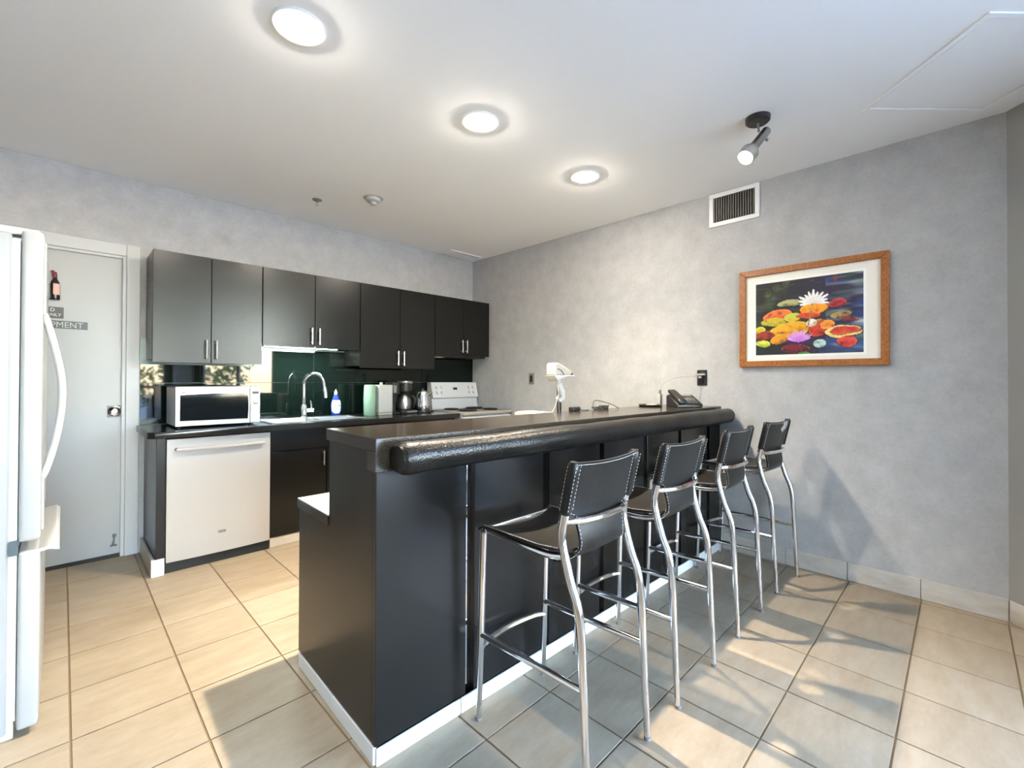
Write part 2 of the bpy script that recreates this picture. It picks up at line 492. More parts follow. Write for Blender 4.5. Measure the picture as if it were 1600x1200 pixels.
b = new_bm(); box(b, .246, .266, DFY - .012, DFY, .135, .158, .003); tube(b, [(.256, DFY - .014, .150), (.253, DFY - .02, .12), (.250, DFY - .016, .09)], [.006, .005, .008], 8); box(b, .233, .270, DFY - .022, DFY - .010, .078, .088, .003)
obj('door_holder', b, 'grey_plastic', door)

# plates and bottle-shaped magnet on the door
o = thing('door_sign', 'small dark grey two-line plate reading ONLY on the white door', 'sign', (-0.07, DFY, 1.64))
bxo('plate', 'sign_grey', o, -0.135, 0.000, DFY - .0035, DFY - .0002, 1.600, 1.672, 0.0008)
obj('lettering', text_bm('D', 0.030, on_y(-0.062, DFY - .0042, 1.643), .0004), 'sign_letter', o, sharp=0)
obj('lettering', text_bm('ONLY', 0.026, on_y(-0.081, DFY - .0042, 1.613), .0004), 'sign_letter', o, sharp=0)
o = thing('door_sign', 'long slate plate with serif capitals PMENT on the white door', 'sign', (0.0, DFY, 1.56))
bxo('plate', 'sign_slate', o, -0.135, 0.113, DFY - .0035, DFY - .0002, 1.536, 1.586, 0.0008)
obj('lettering', text_bm('PMENT', 0.052, on_y(-0.060, DFY - .0042, 1.543, .92), .0004), 'sign_letter_pale', o, sharp=0)
o = thing('bottle_opener', 'dark wine bottle shaped magnet with pink label on the white door', 'magnet', (-0.045, DFY, 1.71))
b = new_bm(); lathe(b, [(0.0, 0.0), (0.022, 0.002), (0.024, 0.01), (0.024, 0.095), (0.020, 0.115), (0.010, 0.135), (0.009, 0.15), (0, .15)], (-0.040, DFY - .025, 1.712), (0, 0, 1), 20)
obj('bottle_body', b, 'bottle_black', o)
b = new_bm(); lathe(b, [(0.0, 0.0), (0.0115, 0.0), (0.011, 0.03), (0.013, 0.034), (0.0, 0.036)], (-0.040, DFY - .025, 1.855), (-0.12, 0, 1), 16); tube(b, [(-.044, DFY - .025, 1.885), (-.052, DFY - .025, 1.896), (-.060, DFY - .025, 1.893)], [.009, .007, .004], 8)
obj('wax_top', b, 'wax_red', o)
b = new_bm()
n = 8; rows = [1.745, 1.815]; vv = [[b.verts.new((-0.040 + .0246 * sin(t), DFY - .025 - .0246 * cos(t), z)) for t in [radians(-20 + 85 * k / n) for k in range(n + 1)]] for z in rows]
for k in range(n): b.faces.new((vv[0][k], vv[0][k + 1], vv[1][k + 1], vv[1][k]))
obj('paper_label', b, 'pink_label', o, recalc=False)
bxo('holder', 'bottle_black', o, -0.074, -0.058, DFY - .04, DFY - .0005, 1.716, 1.81, 0.003)

# ------------------------------------------------------------------ refrigerator
FX, FY0, FY1, FZ = -0.050, 2.26, 2.98, 1.725
fr = thing('refrigerator', 'white refrigerator with curved handle and freezer drawer beside the white door', 'refrigerator', (-0.45, 2.62, 0))
bxo('cabinet_body', 'fridge_white', fr, -0.83, -0.125, FY0 + .006, FY1 - .006, 0.02, 1.71, 0.006)
bxo('gasket', 'gasket', fr, -0.125, -0.105, FY0 + .012, FY1 - .012, 0.06, 1.69)
dr = bxo('fridge_door', 'fridge_smooth', fr, -0.103, FX, FY0, FY1, 0.66, FZ, 0.012, seg=3)
b = new_bm(); pth = smooth_path([(FX - .006, 2.325, 1.45), (FX + .004, 2.325, 1.435), (FX + .022, 2.325, 1.36), (FX + .046, 2.325, 1.22), (FX + .046, 2.325, 1.10), (FX + .030, 2.325, 0.98), (FX + .006, 2.325, .88), (FX - .006, 2.325, .862)], 5)
tube(b, pth, [0.011] * len(pth), 12); obj('door_handle', b, 'white_plastic', dr)
bxo('handle_strip', 'fridge_smooth', dr, FX - .004, FX + .006, 2.312, 2.338, 1.44, 1.70, .003)
bxo('handle_strip', 'fridge_smooth', dr, FX - .004, FX + .006, 2.312, 2.338, 0.68, 0.872, .003)
fz = bxo('freezer_drawer', 'fridge_smooth', fr, -0.103, FX, FY0, FY1, 0.025, 0.628, 0.012, seg=3)
b = new_bm(); prism(b, [(-0.10, .619), (-0.045, .628), (-0.015, .633), (-0.004, .622), (-0.003, .612), (-0.012, .614), (-0.03, .619), (-0.10, .606)], 'y', FY0 + .008, FY1 - .008, 0.0015); obj('drawer_pull', b, 'white_plastic', fz)
bxo('hinge_block', 'dark_gap', fr, -0.124, -0.102, FY0 + .004, FY0 + .03, 0.618, 0.668)
b = new_bm(); box(b, -.16, -.06, FY0 + .03, FY0 + .09, 1.711, 1.735, .004); obj('hinge_cover', b, 'fridge_trim', fr)
bxo('base_grille', 'fridge_trim', fr, -0.80, -0.11, FY0 + .02, FY1 - .02, 0.0, 0.055)

# ------------------------------------------------------------------ kitchen run: base units
CT0, CT1, CF = 0.850, 0.890, 3.452
ep = tag(bxo('counter_end_panel', 'black_laminate', None, 0.408, 0.454, 3.500, YW - .002, 0.106, CT0 - .001, 0.0015), 'black panel closing the worktop end next to the dishwasher', 'panel')
dw = thing('dishwasher', 'white built-in dishwasher with bowed bar handle under the microwave', 'dishwasher', (0.755, 3.75, 0))
bxo('tub_body', 'grey_plastic', dw, 0.464, 1.044, 3.54, 4.06, 0.07, 0.832)
# slightly bowed door panel
b = new_bm(); nx = 16; x0, x1 = 0.460, 1.050
def dwy(t): return 3.505 - 0.012 * (1 - (2 * t - 1) ** 2)
poly = [(x0 + (x1 - x0) * k / nx, dwy(k / nx)) for k in range(nx + 1)] + [(x1, 3.535), (x0, 3.535)]
prism(b, poly, 'z', 0.070, 0.836); do = obj('door_panel', b, 'dishwasher_white', dw, sharp=40)
b = new_bm(); pth = [(x0 + .05 + (x1 - x0 - .10) * k / 14, dwy(.5) - .018 - .014 * (1 - (k / 7 - 1) ** 2), 0.772) for k in range(15)]
tube(b, [(pth[0][0], 3.505, .772)] + pth + [(pth[-1][0], 3.505, .772)], .0115, 10); obj('bar_handle', b, 'dishwasher_white', do)
bd = bxo('badge', 'sign_grey', do, 0.735, 0.777, 3.4915, 3.4935, 0.196, 0.212, .0005)
obj('lettering', text_bm('MAYTAG', .0085, on_y(.7365, 3.4912, .201), .0002), 'sign_letter', bd, sharp=0)
bxo('toe_kick', 'toe_kick_black', dw, 0.456, 1.052, 3.524, 3.536, 0.001, 0.068)

def bar_pull(parent, x, y, z0, z1, horizontal=False, r=0.0055, out=0.028):
    b = new_bm()
    tube(b, [(x, y - out, z0), (x, y - out, z1)], r, 10)
    for z in (z0 + .018, z1 - .018): tube(b, [(x, y - out, z), (x, y + .001, z)], r * .7, 8)
    return obj('handle', b, 'brushed_nickel', parent)
def base_unit(label, x0, x1, doors, loc_label=None):
    o = thing('base_cabinet', label, 'cabinet', ((x0 + x1) / 2, 3.8, 0))
    c_ = new_bm()
    box(c_, x0, x0 + .018, 3.541, YW - .004, .075, CT0 - .002); box(c_, x1 - .018, x1, 3.541, YW - .004, .075, CT0 - .002)
    box(c_, x0 + .018, x1 - .018, 3.545, YW - .02, .075, .095); box(c_, x0 + .018, x1 - .018, YW - .02, YW - .004, .075, CT0 - .002)
    box(c_, x0 + .018, x1 - .018, 3.545, 3.56, .68, CT0 - .002)
    obj('carcass', c_, 'black_laminate', o)
    w_ = (x1 - x0) / doors
    for k in range(doors):
        a, b_ = x0 + k * w_ + .003, x0 + (k + 1) * w_ - .003
        dd = bxo('cabinet_door', 'black_laminate', o, a, b_, 3.520, 3.539, 0.078, 0.682, 0.0012)
        bar_pull(dd, (b_ - .028) if k % 2 == 0 else a + .028, 3.520, .555, .665)
    bxo('false_front', 'black_laminate', o, x0 + .003, x1 - .003, 3.520, 3.539, 0.690, CT0 - .004, 0.0012)
    return o
base_unit('black sink cupboard beside the white dishwasher with one steel bar handle showing', 1.056, 1.866, 2)
base_unit('black cupboard below the kettle and coffee makers behind the bar', 1.870, 2.716, 2)
# worktop with a cut-out for the sink
SX0, SX1, SY0, SY1 = 1.085, 1.80, 3.555, 3.925
b = new_bm()
prism(b, [(0.362, YW - .003), (0.362, 3.49), (0.395, CF), (SX0, CF), (SX0, YW - .003)], 'z', CT0, CT1, .0015)
box(b, SX1, 2.722, CF, YW - .003, CT0, CT1); box(b, SX0, SX1, CF, SY0, CT0, CT1); box(b, SX0, SX1, SY1, YW - .003, CT0, CT1)
wt = tag(obj('worktop', b, 'worktop_laminate', None, (1.5, 3.77, CT0)), 'glossy black kitchen worktop with clipped corner under the glass backsplash', 'worktop')
# sink
o = thing('kitchen_sink', 'stainless steel double bowl sink set into the black worktop', 'sink', ((SX0 + SX1) / 2, 3.74, CT1))
b = new_bm(); R = .0022
box(b, SX0 - .018, SX1 + .018, SY0 - .018, SY0 + .016, CT1 + .0003, CT1 + .005, .002); box(b, SX0 - .018, SX1 + .018, SY1 - .05, SY1 + .018, CT1 + .0003, CT1 + .005, .002)
for a, c_ in ((SX0 - .018, SX0 + .016), (1.430, 1.460), (SX1 - .016, SX1 + .018)): box(b, a, c_, SY0 + .016, SY1 - .05, CT1 + .0003, CT1 + .005, .0015)
obj('rim', b, 'steel', o)
for a, c_ in ((SX0 + .016, 1.430), (1.460, SX1 - .016)):
    b = new_bm(); t = bmesh.new()
    z0_, z1_ = CT1 - .16, CT1 + .003
    T = [(a, SY0 + .016), (c_, SY0 + .016), (c_, SY1 - .05), (a, SY1 - .05)]; Bt = [(a + .02, SY0 + .036), (c_ - .02, SY0 + .036), (c_ - .02, SY1 - .07), (a + .02, SY1 - .07)]
    tv = [t.verts.new((*p, z1_)) for p in T]; bv = [t.verts.new((*p, z0_)) for p in Bt]
    for k in range(4): t.faces.new((tv[k], tv[(k + 1) % 4], bv[(k + 1) % 4], bv[k]))
    t.faces.new(bv); join(b, t); bo = obj('bowl', b, 'steel', o, recalc=False)
    b = new_bm(); lathe(b, [(0, .002), (.03, .003), (.036, 0)], ((a + c_) / 2, (SY0 + SY1) / 2 - .02, z0_), (0, 0, 1), 20); obj('drain', b, 'chrome', bo)
# faucet
FXc, FYc = 1.425, 3.905
o = thing('kitchen_faucet', 'tall chrome gooseneck faucet with side lever behind the sink', 'faucet', (FXc, FYc, CT1 + .005))
b = new_bm(); lathe(b, [(0, 0), (.032, 0), (.032, .006), (.026, .010), (.026, .10), (.022, .106), (0, .106)], (FXc, FYc, CT1 + .0052), (0, 0, 1), 24); bo = obj('base_body', b, 'chrome', o)
du = Vector((0.62, -0.78, 0)).normalized(); c0 = Vector((FXc, FYc, 0)); Rr = .088; zc = CT1 + .285
pth = [c0 + Vector((0, 0, CT1 + .105)), c0 + Vector((0, 0, zc - .05)), c0 + Vector((0, 0, zc))]
for k in range(1, 15):
    t = pi * k / 15; pth.append(c0 + du * (Rr - Rr * cos(t)) + Vector((0, 0, zc + Rr * sin(t))))
pth.append(c0 + du * (2 * Rr + .006) + Vector((0, 0, zc - .03)))
b = new_bm(); tube(b, pth, .0135, 14); sp = obj('spout', b, 'chrome', o)
b = new_bm(); e0 = pth[-1]; tube(b, [e0 + Vector((0, 0, .005)), e0 + du * .006 + Vector((0, 0, -.04)), e0 + du * .01 + Vector((0, 0, -.085))], [.0165, .0175, .0165], 14); obj('spray_head', b, 'chrome', sp)
b = new_bm(); tube(b, [(FXc + .015, FYc, CT1 + .062), (FXc + .075, FYc - .01, CT1 + .064)], .017, 14); tube(b, [(FXc + .060, FYc - .008, CT1 + .075), (FXc + .058, FYc - .01, CT1 + .11), (FXc + .050, FYc - .01, CT1 + .145)], [.007, .006, .0055], 10); obj('lever', b, 'chrome', bo)

# backsplash of dark green glass
bs = struct('trim_backsplash', box(new_bm(), 0.378, XW - .002, YW - .004, YW - .0005, CT1 + .001, 1.50), 'glass_joint')
for a, c_ in ((0.380, 1.5675), (1.5705, 2.70), (2.703, XW - .003)):
    for z0_, z1_ in ((CT1 + .002, 1.1845), (1.1865, 1.318 if a < .5 else 1.465)):
        bxo('glass_panel', 'green_glass', bs, a, c_ if not (a < .5 and z0_ > 1.1) else 1.062, YW - .012, YW - .004, z0_, z1_, .0008)
bxo('glass_panel', 'green_glass', bs, 1.063, 1.5675, YW - .012, YW - .004, 1.1865, 1.465, .0008)

# ------------------------------------------------------------------ wall cupboards
UF = 3.750
def wall_unit(label, x0, x1, z0, first=None):
    o = thing('wall_cabinet', label, 'cabinet', ((x0 + x1) / 2, YW, z0))
    z1 = 2.066
    bxo('carcass', 'black_laminate', o, x0 + .001, x1 - .001, UF + .021, YW - .014 if z0 < 1.4 else YW - .014, z0 + .020, z1, 0.001)
    bxo('carcass_back', 'black_laminate', o, x0 + .001, x1 - .001, YW - .014, YW - .001, max(z0, 1.47) + .004, z1)
    xm = (x0 + x1) / 2
    for a, b_, s in ((x0 + .002, xm - .002, 0), (xm + .002, x1 - .002, 1)):
        dd = bxo('cabinet_door', 'black_laminate', o, a, b_, UF, UF + .019, z0, z1 + .002, 0.0012)
        bar_pull(dd, b_ - .028 if s == 0 else a + .028, UF, z0 + .03, z0 + .163)
    return o
wall_unit('two-door black wall cupboard above the microwave, lower edge hanging low', 0.410, 1.062, 1.325)
wall_unit('two-door black wall cupboard above the sink with the lit strip lamp underneath', 1.064, 1.842, 1.468)
wall_unit('two-door black wall cupboard above the coffee makers and kettle', 1.844, 2.634, 1.317)
wall_unit('two-door black wall cupboard above the stove in the corner', 2.636, 3.366, 1.469)
# strip lamp
o = thing('under_cabinet_lamp', 'white strip lamp glowing under the cupboard above the sink', 'lamp', (1.38, 3.86, 1.44))
bxo('housing', 'white_plastic', o, 1.09, 1.68, 3.80, 3.86, 1.4845, 1.4878)
b = new_bm(); tube(b, [(1.10, 3.83, 1.4755), (1.67, 3.83, 1.4755)], .0085, 10); obj('tube', b, 'strip_lamp', o)
ld = bpy.data.lights.new('strip_light', 'AREA'); ld.shape = 'RECTANGLE'; ld.size = .56; ld.size_y = .03; ld.energy = 5.5 * LAMP; ld.color = (.86, 1, .92)
lo = bpy.data.objects.new('lamp_glow', ld); COL.objects.link(lo); lo.parent = o; lo.location = Vector((1.385, 3.83, 1.4655)) - WL[o.name]
# thin hood over the stove
o = thing('range_hood', 'slim black extractor hood with a white lens above the stove', 'range hood', (3.0, 3.9, 1.44))
bxo('hood_body', 'black_plastic', o, 2.66, 3.34, 3.79, YW - .02, 1.450, 1.4885, .003)
bxo('lamp_lens', 'white_plastic', o, 2.70, 2.80, 3.82, 3.88, 1.443, 1.4495, .002)

# ------------------------------------------------------------------ stove
SVX0, SVX1, SVT = 2.738, 3.388, 0.897
o = thing('electric_stove', 'white electric coil stove with raised control panel in the corner', 'stove', (3.06, 3.75, 0))
bxo('oven_body', 'white_enamel', o, SVX0 + .004, SVX1 - .004, 3.45, YW - .03, 0.02, SVT - .03, .004)
bxo('oven_door', 'white_enamel', o, SVX0 + .006, SVX1 - .006, 3.42, 3.449, .20, SVT - .045, .006)
bxo('cooktop', 'cream_plastic', o, SVX0, SVX1, 3.405, YW - .03, SVT - .028, SVT, .006, seg=2)
b = new_bm(); prism(b, [(3.955, SVT), (YW - .03, SVT), (YW - .03, 1.185), (3.985, 1.185), (3.945, 1.02), (3.975, 1.01)], 'x', SVX0 + .012, SVX1 - .012, .003)
bk = obj('control_panel', b, 'white_enamel', o)
def panel_y(z): return 3.945 + (3.985 - 3.945) * (z - 1.02) / (1.185 - 1.02)
b = new_bm(); zc = 1.115; box(b, 3.03, 3.085, panel_y(zc) - .004, panel_y(zc) + .01, zc - .012, zc + .014, .001); obj('clock_display', b, 'dark_gloss', bk)
for x in (SVX0 + .075, SVX0 + .135, SVX1 - .135, SVX1 - .075):
    for zc in (1.075, 1.13):
        b = new_bm(); lathe(b, [(0, .018), (.013, .017), (.016, .002), (.020, 0)], (x, panel_y(zc), zc), (0, -1, .22), 16); obj('knob', b, 'white_enamel', bk)
for x, y, r in ((SVX0 + .17, 3.84, .075), (SVX1 - .17, 3.84, .095), (SVX0 + .17, 3.57, .095), (SVX1 - .17, 3.57, .075)):
    b = new_bm(); lathe(b, [(0, .001), (r * .6, .001), (r + .012, .004), (r + .016, .0003)], (x, y, SVT), (0, 0, 1), 28); bo = obj('drip_pan', b, 'drip_pan', o)
    pth = [(x + (r * (.25 + .75 * k / 72)) * cos(4 * 2 * pi * k / 72), y + (r * (.25 + .75 * k / 72)) * sin(4 * 2 * pi * k / 72), SVT + .011) for k in range(73)]
    b = new_bm(); tube(b, pth, .0058, 6); obj('coil', b, 'burner', bo)

# ------------------------------------------------------------------ things on the worktop
Z = CT1
o = thing('microwave_oven', 'stainless steel microwave with dark door on the worktop under the cupboard', 'microwave', (0.76, 3.77, Z))
MX0, MX1, MY0, MY1, MZ0, MZ1 = 0.510, 1.008, 3.59, 3.95, Z + .012, 1.166
bxo('case', 'steel', o, MX0 + .003, MX1 - .003, MY0 + .02, MY1, MZ0, MZ1 - .004, .006)
dr = bxo('door', 'steel', o, MX0, MX1 - .068, MY0, MY0 + .019, MZ0 + .002, MZ1, .004)
b = new_bm(); pol = [(MX0 + .026, MZ0 + .038), (MX1 - .08, MZ0 + .034), (MX1 - .075, MZ0 + .12), (MX1 - .08, MZ1 - .048), (.75, MZ1 - .047), (MX0 + .026, MZ1 - .056)]
prism(b, pol, 'y', MY0 - .002, MY0 + .004, .0008); obj('door_window', b, 'dark_gloss', dr)
bxo('groove', 'grey_plastic', dr, MX0 + .015, MX1 - .078, MY0 - .0006, MY0 + .003, MZ1 - .0395, MZ1 - .037)
bxo('badge', 'sign_grey', dr, MX0 + .034, MX0 + .056, MY0 - .0012, MY0 + .002, MZ1 - .046, MZ1 - .038)
cp = bxo('control_panel', 'steel', o, MX1 - .066, MX1, MY0, MY0 + .019, MZ0 + .002, MZ1, .004)
bxo('display', 'black_plastic', cp, MX1 - .054, MX1 - .010, MY0 - .001, MY0 + .003, MZ1 - .058, MZ1 - .036)
b = new_bm(); lathe(b, [(0, .014), (.014, .013), (.016, 0)], (MX1 - .032, MY0, MZ1 - .118), (0, -1, 0), 20); obj('dial', b, 'chrome', cp)
for r_ in range(2):
    for k in range(3): bxo('button', 'grey_plastic', cp, MX1 - .054 + k * .016, MX1 - .043 + k * .016, MY0 - .0015, MY0 + .003, MZ0 + .066 + r_ * .015 + (.075 if r_ else 0), MZ0 + .073 + r_ * .015 + (.075 if r_ else 0))
bxo('open_button', 'brushed_nickel', cp, MX1 - .058, MX1 - .008, MY0 - .003, MY0 + .003, MZ0 + .012, MZ0 + .034, .0015)
for x in (MX0 + .03, MX1 - .05):
    for y in (MY0 + .05, MY1 - .04):
        b = new_bm(); lathe(b, [(0, 0), (.012, 0), (.014, .012), (0, .012)], (x, y, Z), (0, 0, 1), 12); obj('foot', b, 'black_plastic', o)

o = thing('dish_soap_bottle', 'clear bottle of blue dish soap with white cap behind the sink', 'bottle', (1.727, 3.975, Z))
b = new_bm(); rows = [(.036, .024, 0), (.040, .027, .006), (.042, .028, .05), (.046, .030, .085), (.042, .027, .115), (.030, .021, .150), (.020, .016, .178), (.014, .013, .190)]
rg = []
for a_, c_, z in rows: rg.append([b.verts.new((1.727 + a_ * cos(2 * pi * k / 20), 3.975 + c_ * sin(2 * pi * k / 20), Z + z)) for k in range(20)])
for p, q in zip(rg, rg[1:]):
    for k in range(20): b.faces.new((p[k], p[(k + 1) % 20], q[(k + 1) % 20], q[k]))
b.faces.new(rg[0]); b.faces.new(rg[-1]); bd = obj('bottle_body', b, 'blue_soap', o)
b = new_bm(); lathe(b, [(.014, 0), (.015, .01), (.013, .028), (.007, .03), (.006, .045), (0, .046)], (1.727, 3.975, Z + .189), (0, 0, 1), 16); obj('cap', b, 'white_plastic', o)
b = new_bm(); g_ = []
for z, s in ((.022, .7), (.04, .92), (.085, 1), (.115, .95), (.14, .75)):
    g_.append([b.verts.new((1.727 + .0465 * s * sin(radians(t)), 3.975 - .0312 * cos(radians(t)) - .0003, Z + z)) for t in range(-70, 71, 14)])
for p, q in zip(g_, g_[1:]):
    for k in range(len(p) - 1): b.faces.new((p[k], p[k + 1], q[k + 1], q[k]))
la = obj('paper_label', b, 'pale_label', bd, recalc=False)
obj('lettering', text_bm('DAWN', .020, on_y(1.698, 3.9425, Z + .083), .0003), 'navy_ink', la, sharp=0)

o = thing('utensil_canister', 'tall sage green cylinder standing left of the white coffee machine', 'canister', (1.965, 3.80, Z))
b = new_bm(); lathe(b, [(0, 0), (.048, 0), (.052, .006), (.054, .15), (.050, .265), (.046, .275), (.040, .277), (.040, .26), (0, .25)], (1.962, 3.80, Z), (0, 0, 1), 28); obj('canister_body', b, 'sage_ceramic', o)
b = new_bm(); lathe(b, [(.0545, .148), (.0552, .150), (.0545, .152)], (1.962, 3.80, Z), (0, 0, 1), 28); obj('seam_band', b, 'sage_ceramic', o)

o = thing('coffee_machine', 'tall white coffee machine with black front between canister and coffee maker', 'coffee machine', (2.11, 3.78, Z))
bxo('water_tank', 'white_plastic', o, 2.022, 2.165, 3.745, 3.90, Z + .018, Z + .275, .012, seg=3)
bxo('tank_base', 'cream_plastic', o, 2.024, 2.163, 3.747, 3.898, Z + .0005, Z + .017, .003)
hd = bxo('brew_head', 'black_plastic', o, 2.166, 2.235, 3.745, 3.90, Z + .185, Z + .30, .008, seg=2)
bxo('keypad', 'grey_plastic', hd, 2.172, 2.200, 3.741, 3.746, Z + .20, Z + .27, .001)
bxo('brew_column', 'black_plastic', o, 2.166, 2.235, 3.82, 3.90, Z + .02, Z + .185)
bxo('drip_tray', 'black_plastic', o, 2.166, 2.235, 3.735, 3.90, Z + .0005, Z + .02, .003)
b = new_bm(); lathe(b, [(0, .024), (.012, .022), (.016, .010), (.016, 0)], (2.075, 3.80, Z + .276), (0, 0, 1), 16); obj('lid_knob', b, 'cream_plastic', o)

cxk, cyk = 2.335, 3.82
o = thing('drip_coffee_maker', 'black drip coffee maker with steel carafe and bright steel top ring', 'coffee maker', (cxk, cyk, Z))
bxo('warming_base', 'black_plastic', o, cxk - .085, cxk + .09, cyk - .09, cyk + .12, Z + .0005, Z + .035, .01, seg=2)
bxo('back_column', 'black_plastic', o, cxk - .08, cxk + .08, cyk + .06, cyk + .12, Z + .036, Z + .30, .008)
b = new_bm(); lathe(b, [(0, .20), (.055, .20), (.068, .215), (.072, .285), (0, .285)], (cxk, cyk, Z), (0, 0, 1), 28); obj('filter_basket', b, 'black_plastic', o)
b = new_bm(); lathe(b, [(0, .286), (.074, .286), (.078, .292), (.078, .308), (.070, .314), (0, .314)], (cxk, cyk, Z), (0, 0, 1), 28); obj('top_ring', b, 'steel', o)
b = new_bm(); lathe(b, [(0, .037), (.058, .037), (.066, .045), (.070, .08), (.064, .13), (.048, .155), (.044, .165), (0, .165)], (cxk - .005, cyk, Z), (0, 0, 1), 28); cf = obj('carafe', b, 'steel', o)
b = new_bm(); lathe(b, [(0, .166), (.046, .166), (.046, .182), (.030, .19), (0, .19)], (cxk - .005, cyk, Z), (0, 0, 1), 24); obj('carafe_lid', b, 'black_plastic', cf)
b = new_bm(); pth = smooth_path([(cxk + .02, cyk - .045, Z + .165), (cxk + .045, cyk - .085, Z + .16), (cxk + .055, cyk - .10, Z + .11), (cxk + .045, cyk - .085, Z + .06)], 4); tube(b, pth, .009, 8); obj('carafe_handle', b, 'black_plastic', cf)
b = new_bm(); box(b, cxk - .03, cxk + .08, cyk - .0935, cyk - .0895, Z + .010, Z + .027, .001); obj('steel_trim', b, 'steel', o)

kx, ky = 2.525, 3.80
o = thing('electric_kettle', 'polished steel jug kettle with black handle beside the stove', 'kettle', (kx, ky, Z))
b = new_bm(); lathe(b, [(0, 0), (.082, 0), (.084, .008), (.078, .022), (0, .022)], (kx, ky, Z + .0003), (0, 0, 1), 28); obj('power_base', b, 'black_plastic', o)
b = new_bm(); lathe(b, [(0, .023), (.074, .023), (.078, .03), (.074, .08), (.062, .17), (.055, .205), (.045, .215), (0, .218)], (kx, ky, Z), (0, 0, 1), 32); kb = obj('jug', b, 'chrome', o)
b = new_bm(); lathe(b, [(.014, .216), (.012, .232), (0, .236)], (kx, ky, Z), (0, 0, 1), 16); obj('lid_knob', b, 'black_plastic', kb)
b = new_bm(); pth = smooth_path([(kx - .045, ky - .03, Z + .205), (kx - .085, ky - .045, Z + .195), (kx - .10, ky - .05, Z + .13), (kx - .088, ky - .045, Z + .06), (kx - .07, ky - .03, Z + .045)], 4); tube(b, pth, .010, 8); obj('handle', b, 'black_plastic', kb)
b = new_bm(); tube(b, [(kx + .045, ky - .03, Z + .17), (kx + .078, ky - .052, Z + .205)], [.02, .010], 10); obj('spout', b, 'chrome', kb)
b = new_bm(); pth = smooth_path([(kx + .07, ky - .03, Z + .006), (kx + .10, ky - .04, Z + .006), (kx + .13, ky + .0, Z + .006), (kx + .15, ky + .12, Z + .006), (kx + .14, YW - .02, Z + .006)], 5); tube(b, pth, .004, 6); obj('power_cord', b, 'black_plastic', o)

# ------------------------------------------------------------------ bar
BX0, BX1 = 0.701, 3.375
BF = 1.305                                              # front edge of the bar top
o = thing('bar_counter', 'long black bar with padded leather rail and stepped end panel', 'bar counter', (0.713, 1.305, 0))
BAR = o
bxo('bar_top', 'bar_laminate', o, BX0 - .006, BX1, BF, 1.705, 0.990, 1.031, .0015)
bxo('fascia', 'bar_laminate', o, BX0 - .006, BX1, BF, 1.366, 0.924, 0.9895, .0015)
ends = [(1.3345, .062), (2.008, .062), (2.008, .666), (1.688, .666), (1.688, .9895), (1.367, .9895), (1.367, .923), (1.3345, .923)]
obj('end_panel', prism(new_bm(), ends, 'x', BX0, BX0 + .022, .001), 'black_laminate', o)
bxo('knee_wall', 'black_laminate', o, BX0 + .024, BX1 - .004, 1.3435, 1.686, .02, .9235)
bxo('desk_body', 'black_laminate', o, BX0 + .024, BX1 - .004, 1.690, 2.000, .02, .665)
bxo('desk_edge', 'bar_laminate', o, BX0 - .004, BX1, 1.690, 2.022, .667, .704, .0015)
bxo('desk_top', 'desk_laminate', o, BX0 - .003, BX1, 1.690, 2.021, .7042, .7085)
bxo('mirror_backing', 'mirror_strip', o, BX0 + .03, BX1 - .006, 1.335, 1.343, .062, .923)
cuts = [(BX0, 1.060), (1.098, 1.480), (1.520, 1.895), (1.934, 2.315), (2.356, 2.728), (2.768, 3.150), (3.190, BX1 - .006)]
for a, c_ in cuts: bxo('front_panel', 'black_laminate', o, a, c_, 1.312, 1.3345, .058, .9235, .0015)
x = BX0 + .004
while x < BX1 - .05:
    x2 = min(x + .330, BX1 - .006)
    bxo('kick_tile', 'white_trim', o, x, x2 - .003, 1.304, 1.312, .001, .055, .0012); x = x2
for a, c_ in ((1.316, 1.64), (1.643, 2.0)): bxo('kick_tile', 'white_trim', o, BX0 - .003, BX0 + .008, a, c_, .001, .058, .0012)
# padded rail: radius varies a little along the roll
b = new_bm(); N = 90; rx0, rx1, ry, rz, rr = 0.742, 3.372, 1.252, 0.968, 0.0515
rng = random.Random(3); ph = [rng.uniform(0, 6.28) for _ in range(6)]
pts, rs = [], []
for k in range(N + 1):
    t = k / N; x = rx0 + (rx1 - rx0) * t; e = min(x - rx0, rx1 - x)
    r = rr * (1 - .22 * max(0, 1 - e / .022) ** 2.2) + .0012 * sin(9 * x + ph[0]) + .0008 * sin(23 * x + ph[1])
    pts.append((x, ry, rz)); rs.append(r)
ex = [rx0 + .004, rx0 + .008, rx0 + .013, rx0 + .018]
for e in ex + [rx0 + rx1 - q for q in ex]:
    d_ = min(e - rx0, rx1 - e); pts.append((e, ry, rz)); rs.append(rr * (1 - .22 * max(0, 1 - d_ / .022) ** 2.2))
z_ = sorted(zip(pts, rs)); tube(b, [p for p, _ in z_], [r for _, r in z_], 32)
obj('padded_rail', b, 'rail_leather', o, sharp=50)

BAR.rotation_euler.z = radians(-1.4)

